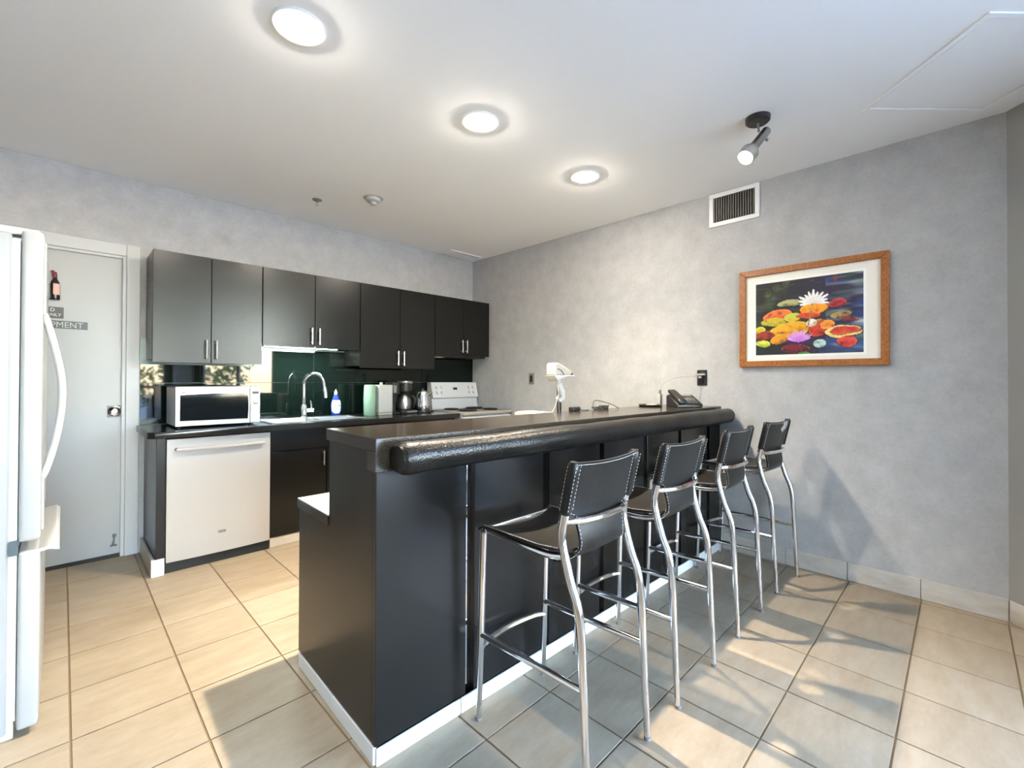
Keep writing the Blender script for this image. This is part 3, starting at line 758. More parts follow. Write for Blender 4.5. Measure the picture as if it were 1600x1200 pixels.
# scanner stand, cables and box behind the bar top
o = thing('scanner_stand', 'white hand scanner head on an articulated arm and black pole behind the bar', 'scanner', (2.24, 1.85, .709))
px, py = 2.245, 1.83
bxo('foot_plate', 'black_plastic', o, px - .07, px + .07, py - .09, py + .09, .7088, .722, .003)
bxo('pole', 'black_plastic', o, px - .011, px + .011, py - .011, py + .011, .722, 1.232, .002)
b = new_bm(); prism(b, [(px - .055, 1.10), (px - .028, 1.075), (px + .020, 1.098), (px + .022, 1.145), (px + .006, 1.165), (px - .028, 1.232), (px - .062, 1.222), (px - .016, 1.135)], 'y', py - .034, py - .012, .003); arm = obj('swing_arm', b, 'white_plastic', o)
b = new_bm(); lathe(b, [(0, .006), (.013, .005), (.015, 0)], (px - .034, py - .034, 1.118), (0, -1, 0), 18); obj('joint_knob', b, 'grey_plastic', arm)
b = new_bm(); prism(b, [(px - .10, 1.246), (px - .075, 1.222), (px - .06, 1.208), (px - .03, 1.222), (px + .03, 1.238), (px + .105, 1.240), (px + .105, 1.247)], 'y', py - .045, py + .04, .002); obj('cradle', b, 'white_plastic', o)
b = new_bm(); prism(b, [(px - .088, 1.248), (px - .088, 1.30), (px - .082, 1.322), (px - .06, 1.326), (px - .03, 1.318), (px + .05, 1.288), (px + .088, 1.268), (px + .092, 1.250)], 'y', py - .038, py + .035, .006); sh = obj('scanner_head', b, 'cream_plastic', o)
b = new_bm(); pth = smooth_path([(px - .062, py - .0395, 1.290), (px - .035, py - .0395, 1.283), (px - .012, py - .0395, 1.265), (px + .0, py - .0395, 1.250)], 5); tube(b, pth, .0055, 8); obj('trigger_strip', b, 'grey_plastic', sh)
b = new_bm(); prism(b, [(px + .072, 1.2495), (px + .080, 1.266), (px + .094, 1.2495)], 'y', py - .0415, py - .036); obj('scan_window', b, 'black_plastic', sh)
b = new_bm(); pth = smooth_path([(px - .02, py - .04, 1.205), (px - .07, py - .05, 1.19), (px - .10, py - .075, 1.13), (px - .105, py - .085, 1.05), (px - .105, py - .10, .93), (px - .09, py - .11, .713)], 6); tube(b, pth, .0022, 6); obj('cable', b, 'grey_plastic', o)
b = new_bm(); pth = smooth_path([(px - .10, py - .075, 1.125), (px - .14, py - .085, 1.06), (px - .19, py - .095, 1.0), (px - .21, py - .11, .85), (px - .2, py - .11, .713)], 6); tube(b, pth, .0022, 6); obj('cable', b, 'grey_plastic', o)

o = thing('label_printer', 'cream box whose top shows over the bar beside the scanner pole', 'printer', (2.03, 1.86, .709))
bxo('case', 'cream_plastic', o, 1.985, 2.135, 1.775, 1.975, .7088, 1.018, .008, seg=2)
bxo('lid_panel', 'white_plastic', o, 1.999, 2.121, 1.79, 1.96, 1.018, 1.022, .002)
o = thing('power_adapter', 'black power brick at the foot of the scanner pole', 'adapter', (2.16, 1.66, 1.0315))
bxo('brick', 'black_plastic', o, 2.125, 2.195, 1.622, 1.662, 1.0313, 1.058, .004)
b = new_bm(); pth = smooth_path([(2.195, 1.640, 1.045), (2.22, 1.632, 1.036), (2.25, 1.625, 1.034), (2.275, 1.63, 1.034), (2.30, 1.64, 1.034)], 5); tube(b, pth, .0026, 6); obj('lead', b, 'black_plastic', o)
b = new_bm()
for q, (r_, cx_) in enumerate(((.045, 2.40), (.036, 2.415), (.05, 2.385), (.03, 2.43))):
    pth = [(cx_ + r_ * cos(2 * pi * k / 18) * 1.5, 1.615 + r_ * .6 * sin(2 * pi * k / 18), 1.0345 + .006 * q + .004 * sin(3 * k)) for k in range(19)]
    tube(b, pth, .003, 6)
pth = smooth_path([(2.32, 1.620, 1.036), (2.35, 1.635, 1.085), (2.42, 1.630, 1.083), (2.50, 1.600, 1.06), (2.545, 1.580, 1.036)], 6); tube(b, pth, .0024, 6)
tag(obj('cable_coil', b, 'black_plastic', None, (2.4, 1.610, 1.031)), 'heap of coiled black cable on the bar edge next to the scanner pole', 'cable')

# telephone at the wall end of the bar
tx, ty, tz = 3.10, 1.40, 1.0313
def rotz(bm, a, c=(0, 0)):
    bmesh.ops.rotate(bm, verts=list(bm.verts), cent=(c[0], c[1], 0), matrix=Matrix.Rotation(a, 3, 'Z')); return bm
o = thing('desk_telephone', 'black desk telephone with handset and sloped key panel on the bar', 'telephone', (tx, ty, tz))
TA = radians(-38)
def tp(name, bm, m, parent): return obj(name, rotz(bm, TA, (tx, ty)), m, parent)
b = new_bm(); prism(b, [(ty - .085, tz + .0005), (ty + .085, tz + .0005), (ty + .085, tz + .075), (ty + .06, tz + .085), (ty - .085, tz + .022)], 'x', tx - .085, tx + .10, .003); body = tp('phone_body', b, 'black_plastic', o)
def slope(y): return tz + .022 + (y - (ty - .085)) * (.063 / .145)
b = new_bm(); hx = tx - .055
prof = [(-.10, .030), (-.06, .034), (.05, .034), (.095, .030), (.10, .010), (.07, .004), (-.07, .004), (-.105, .012)]
sl = atan2(.063, .145)
prism(b, [(ty - .012 + u * cos(sl) - v * sin(sl), slope(ty - .012) + u * sin(sl) + v * cos(sl) + .003) for u, v in prof], 'x', hx - .027, hx + .027, .006); tp('handset', b, 'black_plastic', o)
for r_ in range(4):
    for c_ in range(4):
        b = new_bm(); y = ty - .06 + r_ * .024; x = tx - .008 + c_ * .025
        t = bmesh.new(); box(t, x - .009, x + .009, y - .008, y + .008, 0, .006, .0015); bmesh.ops.translate(t, verts=list(t.verts), vec=(0, 0, slope(y) - .002)); join(b, t)
        tp('key', b, 'cream_plastic' if r_ == 2 else 'grey_plastic', body)
b = new_bm(); y0_, y1_ = ty + .034, ty + .055; prism(b, [(y0_, slope(y0_) + .0002), (y1_, slope(y1_) + .0002), (y1_, slope(y1_) + .003), (y0_, slope(y0_) + .003)], 'x', tx - .015, tx + .08); tp('display', b, 'switch_grey', body)
o = thing('key_tray', 'flat dark tray with small white papers beside the telephone', 'tray', (2.955, 1.575, tz))
b = new_bm(); lathe(b, [(0, .0), (.075, .0), (.085, .012), (.08, .014), (.07, .006), (0, .006)], (2.955, 1.575, tz + .0003), (0, 0, 1), 28); obj('dish', b, 'bar_laminate', o)
b = new_bm(); box(b, 2.94, 3.0, 1.545, 1.60, tz + .0065, tz + .016, .002); obj('paper_slips', b, 'white_plastic', o)
o = thing('phone_charger', 'white plug-in charger standing on the bar with white cord to the black outlet', 'charger', (3.12, 1.60, tz))
bxo('charger_body', 'white_plastic', o, 3.105, 3.14, 1.575, 1.605, tz + .0005, tz + .085, .005, seg=2)
b = new_bm(); tube(b, [(3.125, 1.59, tz + .085), (3.128, 1.588, tz + .115)], [.011, .009], 10); obj('plug_grip', b, 'grey_plastic', o)
b = new_bm(); pth = smooth_path([(3.128, 1.588, tz + .112), (3.14, 1.575, tz + .16), (3.22, 1.51, tz + .205), (3.31, 1.44, tz + .218), (3.375, 1.40, tz + .215)], 6); tube(b, pth, .0035, 8); obj('cord', b, 'white_plastic', o)

# ------------------------------------------------------------------ wall fittings on the wall beside the bar
o = thing('wall_outlet', 'black wall outlet with white plug above the telephone', 'outlet', (XW, 1.388, 1.18))
bxo('cover_plate', 'black_plastic', o, XW - .006, XW - .0003, 1.350, 1.424, 1.180, 1.296, .0015)
bxo('socket', 'dark_gloss', o, XW - .008, XW - .006, 1.372, 1.402, 1.252, 1.282, .001); bxo('socket', 'dark_gloss', o, XW - .008, XW - .006, 1.372, 1.402, 1.194, 1.224, .001)
bxo('plug', 'white_plastic', o, XW - .03, XW - .008, 1.358, 1.420, 1.255, 1.268, .002); bxo('plug', 'white_plastic', o, XW - .032, XW - .008, 1.385, 1.405, 1.233, 1.249, .002)
o = thing('light_switch', 'small grey rocker switch plate on the grey wall by the scanner', 'switch', (XW, 3.134, 1.17))
bxo('cover_plate', 'switch_grey', o, XW - .005, XW - .0003, 3.098, 3.170, 1.170, 1.286, .0015)
bxo('rocker', 'black_plastic', o, XW - .009, XW - .005, 3.118, 3.150, 1.195, 1.262, .0015)

# supply grille
o = thing('air_vent', 'white supply grille with dark vertical louvres high on the grey wall', 'vent', (XW, 1.162, 2.352))
vy0, vy1, vz0, vz1 = 0.990, 1.333, 2.352, 2.594
b = new_bm(); fwid = .03
box(b, XW - .012, XW - .0003, vy0, vy1, vz0, vz0 + fwid, .002); box(b, XW - .012, XW - .0003, vy0, vy1, vz1 - fwid, vz1, .002)
box(b, XW - .012, XW - .0003, vy0, vy0 + fwid, vz0 + fwid, vz1 - fwid, .002); box(b, XW - .012, XW - .0003, vy1 - fwid, vy1, vz0 + fwid, vz1 - fwid, .002); obj('vent_frame', b, 'white_trim', o)
bxo('duct_shadow', 'toe_kick_black', o, XW - .002, XW - .0005, vy0 + fwid, vy1 - fwid, vz0 + fwid, vz1 - fwid)
ns = 17
for k in range(ns):
    y = vy0 + fwid + (vy1 - vy0 - 2 * fwid) * (k + .5) / ns
    bxo('louvre', 'switch_grey', o, XW - .011, XW - .003, y - .0024, y + .0024, vz0 + fwid, vz1 - fwid)

# ------------------------------------------------------------------ framed picture
py0, py1, pz0, pz1 = 0.296, 1.115, 1.312, 1.980
o = thing('framed_picture', 'framed water lily painting with cream mount on the grey wall', 'picture', (XW, (py0 + py1) / 2, pz0))
fwid, fd = 0.041, .028
def rail(poly): return prism(new_bm(), poly, 'x', XW - fd, XW - .001, .003)
for poly in ([(py0, pz0), (py1, pz0), (py1 - fwid, pz0 + fwid), (py0 + fwid, pz0 + fwid)], [(py0, pz1), (py1, pz1), (py1 - fwid, pz1 - fwid), (py0 + fwid, pz1 - fwid)],
             [(py0, pz0), (py0, pz1), (py0 + fwid, pz1 - fwid), (py0 + fwid, pz0 + fwid)], [(py1, pz0), (py1, pz1), (py1 - fwid, pz1 - fwid), (py1 - fwid, pz0 + fwid)]):
    obj('frame_rail', rail(poly), 'frame_wood', o)
iy0, iy1, iz0, iz1 = py0 + fwid - .004, py1 - fwid + .004, pz0 + fwid - .004, pz1 - fwid + .004
bxo('mount_board', 'mat_board', o, XW - .012, XW - .004, iy0, iy1, iz0, iz1)
ay0, ay1, az0, az1 = 0.418, 1.012, 1.392, 1.882
bxo('inner_mount', 'mat_inner', o, XW - .0126, XW - .012, ay0 - .014, ay1 + .014, az0 - .014, az1 + .014)
# the painting: one colour per point of a fine grid
NU, NV = 170, 124
rg = random.Random(11)
def hash2(i, j, s):
    n = (i * 374761393 + j * 668265263 + s * 974711) & 0xffffffff; n = ((n ^ (n >> 13)) * 1274126177) & 0xffffffff
    return ((n ^ (n >> 16)) & 0xffff) / 65535
def vn(x, y, s):
    i, j = math.floor(x), math.floor(y); a, c_ = x - i, y - j; a = a * a * (3 - 2 * a); c_ = c_ * c_ * (3 - 2 * c_)
    return (hash2(i, j, s) * (1 - a) + hash2(i + 1, j, s) * a) * (1 - c_) + (hash2(i, j + 1, s) * (1 - a) + hash2(i + 1, j + 1, s) * a) * c_
def lerp3(a, b_, t): t = max(0, min(1, t)); return tuple(p + (q - p) * t for p, q in zip(a, b_))
pads = [(.36, .31, .13, .045, -.05, (168, 165, 112), (90, 100, 60)), (.22, .47, .15, .08, -.2, (228, 120, 45), (200, 70, 60)), (.18, .55, .13, .055, -.1, (205, 175, 45), (150, 150, 40)), (.37, .50, .085, .055, -.15, (190, 200, 70), (220, 170, 50)),
        (.57, .41, .13, .075, -.12, (242, 160, 30), (225, 110, 30)), (.52, .49, .11, .04, .05, (214, 78, 40), (160, 50, 30)), (.78, .37, .085, .05, -.3, (192, 52, 62), (130, 30, 40)), (.81, .52, .09, .035, -.1, (165, 142, 92), (110, 60, 40)), (.88, .58, .07, .03, .1, (140, 60, 60), (90, 40, 50)),
        (.62, .60, .06, .05, 0, (200, 120, 50), (150, 60, 40)), (.34, .68, .20, .12, -.25, (228, 170, 32), (205, 120, 30)), (.26, .79, .11, .06, -.3, (220, 150, 30), (160, 90, 30)), (.55, .60, .05, .06, 0, (235, 230, 220), (190, 170, 140)), (.62, .70, .09, .075, -.3, (208, 66, 42), (150, 40, 30)),
        (.70, .63, .065, .06, 0, (238, 155, 55), (225, 110, 40)), (.83, .73, .16, .075, -.08, (246, 216, 135), (235, 190, 100)), (.85, .715, .125, .05, -.06, (196, 52, 50), (220, 90, 50)), (.86, .86, .085, .07, 0, (222, 84, 62), (190, 50, 50)),
        (.045, .66, .06, .05, 0, (205, 200, 45), (160, 150, 40)), (.09, .73, .11, .055, -.1, (156, 52, 36), (110, 30, 25)), (.075, .84, .075, .045, .05, (216, 216, 66), (150, 170, 60)), (.40, .93, .14, .055, 0, (120, 30, 40), (60, 20, 30)), (.48, .985, .06, .02, 0, (70, 150, 50), (50, 110, 40)), (.62, .87, .06, .05, .3, (190, 210, 205), (120, 160, 150))]
def petals(cx, cy, L, n, a0, a1, wdt):
    return [(cx + .5 * L * k_ * sin(a), cy - .5 * L * k_ * cos(a) * 1.0, a, L * k_, wdt) for a, k_ in [(a0 + (a1 - a0) * i / (n - 1), .82 + .18 * ((i * 7) % 3) / 2) for i in range(n)]]
white_p = petals(.57, .33, .155, 11, radians(-98), radians(98), .0135)
pink_p = petals(.43, .83, .14, 13, radians(-72), radians(72), .0105)
def paint(u, t):
    wx = u + .02 * (vn(u * 9, t * 9, 1) - .5); wy = t + .025 * (vn(u * 9, t * 9, 2) - .5)
    n1, n2 = vn(u * 7, t * 9, 3), vn(u * 20, t * 34, 4)
    c = lerp3((22, 24, 22), (44, 40, 62), (u - .1) * 1.6)
    c = lerp3(c, (58, 74, 44), max(0, n1 - .62) * 2.2 * (1 if u < .45 else .3))
    c = lerp3(c, (92, 84, 110), max(0, vn(u * 16, t * 50, 17) - .66) * 1.5)
    if u > .68:
        k = (u - .68) / .32
        c = lerp3(c, (170, 186, 198), max(0, vn(u * 5, t * 26, 5) * 1.5 - .75 + .28 * k))
        c = lerp3(c, (40, 70, 135), max(0, vn(u * 6, t * 20, 6) - .62) * 2.4)
        c = lerp3(c, (52, 74, 50), max(0, vn(u * 8, t * 12, 12) - .6) * 2)
        if abs(wx - .765) < .022 and t < .22: c = lerp3(c, (170, 72, 44), .7 * vn(u * 30, t * 16, 7))
    if t > .8 and u > .62: c = lerp3(c, (58, 96, 158), .8 * vn(u * 9, t * 18, 8))
    if t > .85 and u < .3: c = (26, 32, 30)
    for x, y in ((.12, .16), (.21, .08), (.31, .03)):
        d = ((wx - x) / .045) ** 2 + ((wy - y) / .06) ** 2
        if d < 1: c = lerp3(c, (104, 122, 56), (1 - d) * .9 * vn(u * 60, t * 40, 18))
    for cx, cy, rx, ry, a, c1, c2 in pads:
        dx, dy = wx - cx, wy - cy
        p, q = dx * cos(a) + dy * sin(a), -dx * sin(a) + dy * cos(a)
        d = (p / rx) ** 2 + (q / ry) ** 2
        if d < 1:
            n3 = vn(u * 46 + cx * 90, t * 30, 15)
            c = lerp3(c1, c2, (n2 - .3) * 1.5 + (n3 - .5) * .9 + .5 * q / ry)
            c = lerp3(c, (250, 226, 150), max(0, .5 - abs(d - .86) * 5) * (1 if q < 0 else .35) * n3 * 1.6)
            c = lerp3(c, (46, 24, 24), max(0, n2 * n3 - .52) * 2.2)
        elif d < 1.25 and q > 0: c = lerp3(c, (20, 18, 26), .6)
    s = (t - .33) / .30
    if 0 < s < 1 and abs(u - (.565 - .045 * s)) < .0075: c = (182, 166, 84) if n2 > .45 else (150, 120, 60)
    if (u - .43) ** 2 / .015 + (t - .83) ** 2 / .002 < 1: c = lerp3(c, (70, 20, 90), .8)
    for cx, cy, a, L, wd in pink_p:
        dx, dy = (u - cx), (t - cy) * .82; p = dx * sin(a) - dy * cos(a); q = dx * cos(a) + dy * sin(a)
        d = (p / (L * .52)) ** 2 + (q / wd) ** 2
        if d < 1: c = lerp3((196, 110, 208), (232, 190, 236), max(0, p / L + .5) * (.4 + n2 * .6))
    for cx, cy, a, L, wd in white_p:
        dx, dy = (u - cx), (t - cy) * .82; p = dx * sin(a) - dy * cos(a); q = dx * cos(a) + dy * sin(a)
        d = (p / (L * .52)) ** 2 + (q / wd) ** 2
        if d < 1: c = lerp3((196, 186, 178), (250, 248, 246), .35 + .65 * max(0, p / L + .5) + (n2 - .5) * .3)
    return c
vts = []; cls = []
for j in range(NV + 1):
    for i in range(NU + 1):
        u, t = i / NU, j / NV
        vts.append((XW - .0130, ay1 + (ay0 - ay1) * u, az1 + (az0 - az1) * t))
        c = paint(u, t); cls += [max(0, min(1, v / 255)) ** 2.2 for v in c] + [1.0]
fcs = [(j * (NU + 1) + i, (j + 1) * (NU + 1) + i, (j + 1) * (NU + 1) + i + 1, j * (NU + 1) + i + 1) for j in range(NV) for i in range(NU)]
me = bpy.data.meshes.new('painting'); r0 = WL[o.name]
me.from_pydata([tuple(Vector(v) - r0) for v in vts], [], fcs)
at_ = me.color_attributes.new('Col', 'FLOAT_COLOR', 'POINT'); at_.data.foreach_set('color', cls)
me.materials.append(MATS['painting']); po = bpy.data.objects.new('painting', me); COL.objects.link(po); po.parent = o; WL[po.name] = r0

# ------------------------------------------------------------------ ceiling fittings
def downlight(label, x, y, power):
    o = thing('recessed_downlight', label, 'ceiling lamp', (x, y, CE), 'recessed downlights over the bar')
    b = new_bm(); lathe(b, [(.098, -.0003), (.100, -.004), (.094, -.009), (.076, -.010), (.070, -.003), (.070, -.0003)], (x, y, CE), (0, 0, 1), 36); obj('trim_ring', b, 'white_trim', o)
    b = new_bm(); lathe(b, [(.0695, -.0004), (.0695, -.006), (.052, -.008), (.048, -.0004)], (x, y, CE), (0, 0, 1), 36); obj('gimbal_ring', b, 'grey_plastic', o)
    b = new_bm(); lathe(b, [(.0475, -.0004), (.045, -.010), (.030, -.020), (0, -.025)], (x, y, CE), (0, 0, 1), 28); obj('bulb', b, 'lamp_glass', o)
    l = bpy.data.lights.new('downlight_beam', 'SPOT'); l.energy = power * LAMP; l.color = (1, .86, .66); l.spot_size = radians(110); l.spot_blend = 1.0; l.shadow_soft_size = .022
    lo = bpy.data.objects.new('lamp_glow', l); COL.objects.link(lo); lo.parent = o; lo.location = (0, 0, -.035)
    return o
downlight('recessed round downlight in the ceiling above the middle of the bar', 1.565, 1.824, 140)
downlight('recessed round downlight in the ceiling close to the grey wall', 2.487, 1.809, 46)
downlight('recessed round downlight in the ceiling above the stepped bar end', 0.642, 1.835, 14)

sx, sy = 2.566, 0.757
o = thing('spotlight', 'silver spotlight on a black ceiling canopy below the grille', 'spotlight', (sx, sy, CE))
b = new_bm(); lathe(b, [(0, -.030), (.050, -.029), (.058, -.022), (.060, -.0005), (0, -.0005)], (sx, sy, CE), (0, 0, 1), 32); obj('canopy', b, 'black_plastic', o)
b = new_bm(); tube(b, [(sx, sy, CE - .028), (sx + .004, sy - .004, CE - .075)], .006, 10); obj('stem', b, 'grey_plastic', o)
hd = Vector((-.60, .27, -.75)).normalized(); h0 = Vector((sx + .045, sy - .03, CE - .062))
b = new_bm(); lathe(b, [(0, 0), (.021, 0), (.023, .004), (.023, .145), (.020, .149), (0, .149)], h0, hd, 24); hb = obj('barrel', b, 'steel', o)
b = new_bm(); lathe(b, [(.0215, .146), (.034, .158), (.045, .180), (.044, .205), (.040, .228), (.037, .228), (.040, .205), (.040, .183), (.02, .16)], h0, hd, 28); obj('lamp_shade', b, 'brushed_nickel', o)
b = new_bm(); lathe(b, [(0, .19), (.022, .195), (.030, .206), (.026, .222), (0, .228)], h0, hd, 24); obj('bulb', b, 'spot_bulb', o)
b = new_bm(); u1, v1 = frame_of(hd); tube(b, [h0 + hd * .05 + Vector((.02, -.01, -.008)), h0 + hd * .05 + Vector((.034, -.016, -.014))], .007, 8); obj('tilt_screw', b, 'grey_plastic', hb)
l = bpy.data.lights.new('spot_beam', 'SPOT'); l.energy = 26 * LAMP; l.color = (1, .86, .66); l.spot_size = radians(95); l.spot_blend = .9; l.shadow_soft_size = .03
lo = bpy.data.objects.new('lamp_glow', l); COL.objects.link(lo); lo.parent = o
lo.location = h0 + hd * .235 - WL[o.name]; lo.rotation_euler = hd.to_track_quat('-Z', 'Y').to_euler()

x, y = 1.664, 3.184
o = thing('smoke_detector', 'white domed smoke detector on the ceiling above the sink', 'smoke detector', (x, y, CE))
b = new_bm(); lathe(b, [(0, -.004), (.07, -.004), (.074, -.0005)], (x, y, CE), (0, 0, 1), 32); obj('base_plate', b, 'white_plastic', o)
b = new_bm(); lathe(b, [(.055, -.004), (.052, -.022), (.042, -.030), (.026, -.033), (.024, -.048), (.016, -.054), (0, -.055)], (x, y, CE), (0, 0, 1), 32); obj('dome', b, 'white_plastic', o)
x, y = 1.372, 3.518
o = thing('fire_sprinkler', 'small brass-grey fire sprinkler on the ceiling', 'sprinkler', (x, y, CE))
b = new_bm(); lathe(b, [(.036, -.0005), (.033, -.006), (.014, -.008), (.010, -.02), (0, -.02)], (x, y, CE), (0, 0, 1), 24); obj('escutcheon', b, 'grey_plastic', o)
b = new_bm(); tube(b, [(x - .010, y, CE - .018), (x - .008, y, CE - .036), (x, y, CE - .042)], .003, 6); tube(b, [(x + .010, y, CE - .018), (x + .008, y, CE - .036), (x, y, CE - .042)], .003, 6); lathe(b, [(0, -.046), (.014, -.044), (.014, -.042), (0, -.041)], (x, y, CE), (0, 0, 1), 16); obj('deflector', b, 'brushed_nickel', o)
o = thing('ceiling_diffuser', 'slim white slot diffuser on the ceiling in the room corner', 'vent', (3.1, 3.95, CE))
bxo('diffuser_plate', 'ceiling_white', o, 2.90, 3.33, 3.84, 4.02, CE - .006, CE - .0003, .002)
bxo('slot_blade', 'white_enamel', o, 2.99, 3.30, 3.845, 3.87, CE - .012, CE - .006, .002)
# ceiling access hatch, turned to line up with the splayed wall
hc = Vector((2.868, 0.362, 0)); e1 = Vector((-.7071, -.7071, 0)); e2 = Vector((.7071, -.7071, 0))
def hp(a, c_): p = hc + e1 * a + e2 * c_; return (p.x, p.y)
o = thing('access_hatch', 'white square access hatch in the ceiling near the splayed wall', 'hatch', (hc.x, hc.y - .4, CE))
for q in ([(0, 0), (.62, 0), (.595, .025), (.025, .025)], [(0, .62), (.62, .62), (.595, .595), (.025, .595)], [(0, 0), (0, .62), (.025, .595), (.025, .025)], [(.62, 0), (.62, .62), (.595, .595), (.595, .025)]):
    obj('hatch_rim', prism(new_bm(), [hp(*p) for p in q], 'z', CE - .006, CE - .0003, .001), 'ceiling_white', o)
obj('hatch_panel', prism(new_bm(), [hp(.03, .03), hp(.59, .03), hp(.59, .59), hp(.03, .59)], 'z', CE - .003, CE - .0003), 'ceiling_white', o)

# ------------------------------------------------------------------ bar stools
def dashes(bm, pts, on=.0065, off=.0030, r=.0009, lift=None):
    """little thread stitches along a polyline"""
    pts = [Vector(p) for p in pts]
    pos = 0.0
    for a, c_ in zip(pts, pts[1:]):
        L = (c_ - a).length
        if L < 1e-6: continue
        d = (c_ - a) / L; s = (-pos) % (on + off) if pos else 0
        s = 0
        n = max(1, int(L / (on + off)))
        for k in range(n):
            p0 = a + d * (L * k / n); p1 = p0 + d * min(on, L / n * .7)
            tube(bm, [p0, p1], r, 4)
HW = 0.172                                             # half distance between the leg planes
def leg_y(z):
    T = [(0, -.235), (.27, -.222), (.45, -.213), (.55, -.200), (.62, -.172), (.70, -.148), (.75, -.140), (.80, -.147), (.98, -.187)]
    for (a, p), (c_, q) in zip(T, T[1:]):
        if a <= z <= c_: return p + (q - p) * (z - a) / (c_ - a)
    return T[-1][1]
def make_stool():
    o = thing('bar_stool', 'x', 'stool', (0, 0, 0))
    for s in (-1, 1):
        b = new_bm()
        pts = smooth_path([(s * HW, leg_y(z), z) for z in (0.012, .27, .45, .55, .62, .70, .75, .80, .97)], 5)
        tube(b, pts, [.0105 + .0035 * min(1, p.z / .45) for p in pts], 12); lg = obj('back_leg', b, 'chrome', o)
        b = new_bm(); lathe(b, [(0, 0), (.0115, 0), (.0115, .012), (0, .012)], (s * HW, leg_y(0), 0), (0, 0, 1), 12); obj('foot_glide', b, 'grey_plastic', lg)
        b = new_bm(); pts = smooth_path([(s * (HW + .003), .236, .012), (s * (HW + .001), .226, .36), (s * HW, .217, .66), (s * HW, .213, .680), (s * HW, .196, .690)], 4)
        tube(b, pts, [.0105 + .002 * min(1, p.z / .4) for p in pts], 12); lg = obj('front_leg', b, 'chrome', o)
        b = new_bm(); lathe(b, [(0, 0), (.0115, 0), (.0115, .012), (0, .012)], (s * (HW + .003), .236, 0), (0, 0, 1), 12); obj('foot_glide', b, 'grey_plastic', lg)
        b = new_bm(); tube(b, smooth_path([(s * HW, .20, .690), (s * HW, .05, .680), (s * HW, -.08, .678), (s * HW, -.150, .690)], 4), .0115, 12); obj('seat_rail', b, 'chrome', o)
        b = new_bm(); tube(b, [(s * HW, .224, .308), (s * HW, leg_y(.318), .318)], .0115, 12); obj('side_stretcher', b, 'chrome', o)
    b = new_bm(); tube(b, smooth_path([(-HW, .228, .255), (-HW * .8, .246, .255), (-HW * .4, .258, .255), (0, .262, .255), (HW * .4, .258, .255), (HW * .8, .246, .255), (HW, .228, .255)], 4), .0105, 10); obj('foot_rest', b, 'chrome', o)
    b = new_bm(); tube(b, smooth_path([(-HW, -.147, .792), (-HW * .75, -.174, .792), (-HW * .35, -.192, .792), (HW * .35, -.192, .792), (HW * .75, -.174, .792), (HW, -.147, .792)], 4), .0100, 10); obj('back_bar', b, 'chrome', o)
    b = new_bm(); tube(b, [(-HW, .198, .688), (HW, .198, .688)], .0095, 10); obj('front_rail', b, 'chrome', o)
    # slung leather seat
    b = new_bm(); ny, nx_ = 16, 16; SW = HW + .013
    def seat_z(xx, yy): return .7035 - .020 * (1 - (xx / SW) ** 2) + .010 * max(0, (-yy - .05) / .1)
    def grid(f_, n_, m_):
        vv = [[b.verts.new(f_(i / n_, j / m_)) for i in range(n_ + 1)] for j in range(m_ + 1)]
        for j in range(m_):
            for i in range(n_): b.faces.new((vv[j][i], vv[j][i + 1], vv[j + 1][i + 1], vv[j + 1][i]))
        return vv
    def seat_f(off):
        def f_(u, v):
            xx = -SW + 2 * SW * u; yy = -.150 + (.232 + .150) * v
            zz = seat_z(xx, yy)
            if v > .93: zz -= .016 * ((v - .93) / .07) ** 2
            return (xx, yy, zz - off)
        return f_
    T = grid(seat_f(0), nx_, ny); B = grid(seat_f(.009), nx_, ny)
    for j in range(ny):
        b.faces.new((T[j][0], T[j + 1][0], B[j + 1][0], B[j][0])); b.faces.new((T[j][-1], T[j + 1][-1], B[j + 1][-1], B[j][-1]))
    for i in range(nx_):
        b.faces.new((T[0][i], T[0][i + 1], B[0][i + 1], B[0][i])); b.faces.new((T[-1][i], T[-1][i + 1], B[-1][i + 1], B[-1][i]))
    seat = obj('seat', b, 'seat_leather', o, sharp=50)
    b = new_bm()
    for s in (-1, 1):
        xx = s * (SW - .006)
        dashes(b, [(xx, -.14 + .355 * k / 8, seat_z(xx, -.14 + .355 * k / 8) + .0006) for k in range(9)])
    st_ = obj('stitching', b, 'thread_white', seat, sharp=0); st_['kind'] = 'stuff'
    # leather back: full width on top, waisted between the rails, tucked under the seat
    b = new_bm()
    prof = [(.978, -.190), (.95, -.182), (.92, -.175), (.89, -.168), (.86, -.161), (.835, -.156), (.825, -.154), (.818, -.153), (.810, -.152), (.80, -.151), (.785, -.151), (.77, -.154), (.75, -.158), (.725, -.161), (.702, -.160), (.686, -.152), (.673, -.138), (.665, -.120), (.662, -.10)]
    def hw_(z):
        if z >= .825: return SW
        if z >= .795: return SW - .058 * sin((.825 - z) / .03 * pi / 2)
        if z >= .71: return SW - .058 - .008 * ((.795 - z) / .085)
        return SW - .066 + .05 * ((.71 - z) / .048) ** 1.5
    def bowy(xx): return -.012 * (1 - (xx / SW) ** 2)
    nr = len(prof); nc = 16; T, B = [], []
    for z, y in prof:
        h = hw_(z); zt = .010 * ((1 - (0) ** 2)) if False else 0
        rowT, rowB = [], []
        for i in range(nc + 1):
            xx = -h + 2 * h * i / nc
            dip = -.009 * (1 - (xx / SW) ** 2) if z > .97 else (-.004 * (1 - (xx / SW) ** 2) if z > .94 else 0)
            rowT.append(b.verts.new((xx, y + bowy(xx) - .004, z + dip))); rowB.append(b.verts.new((xx, y + bowy(xx) + .004, z + dip)))
        T.append(rowT); B.append(rowB)
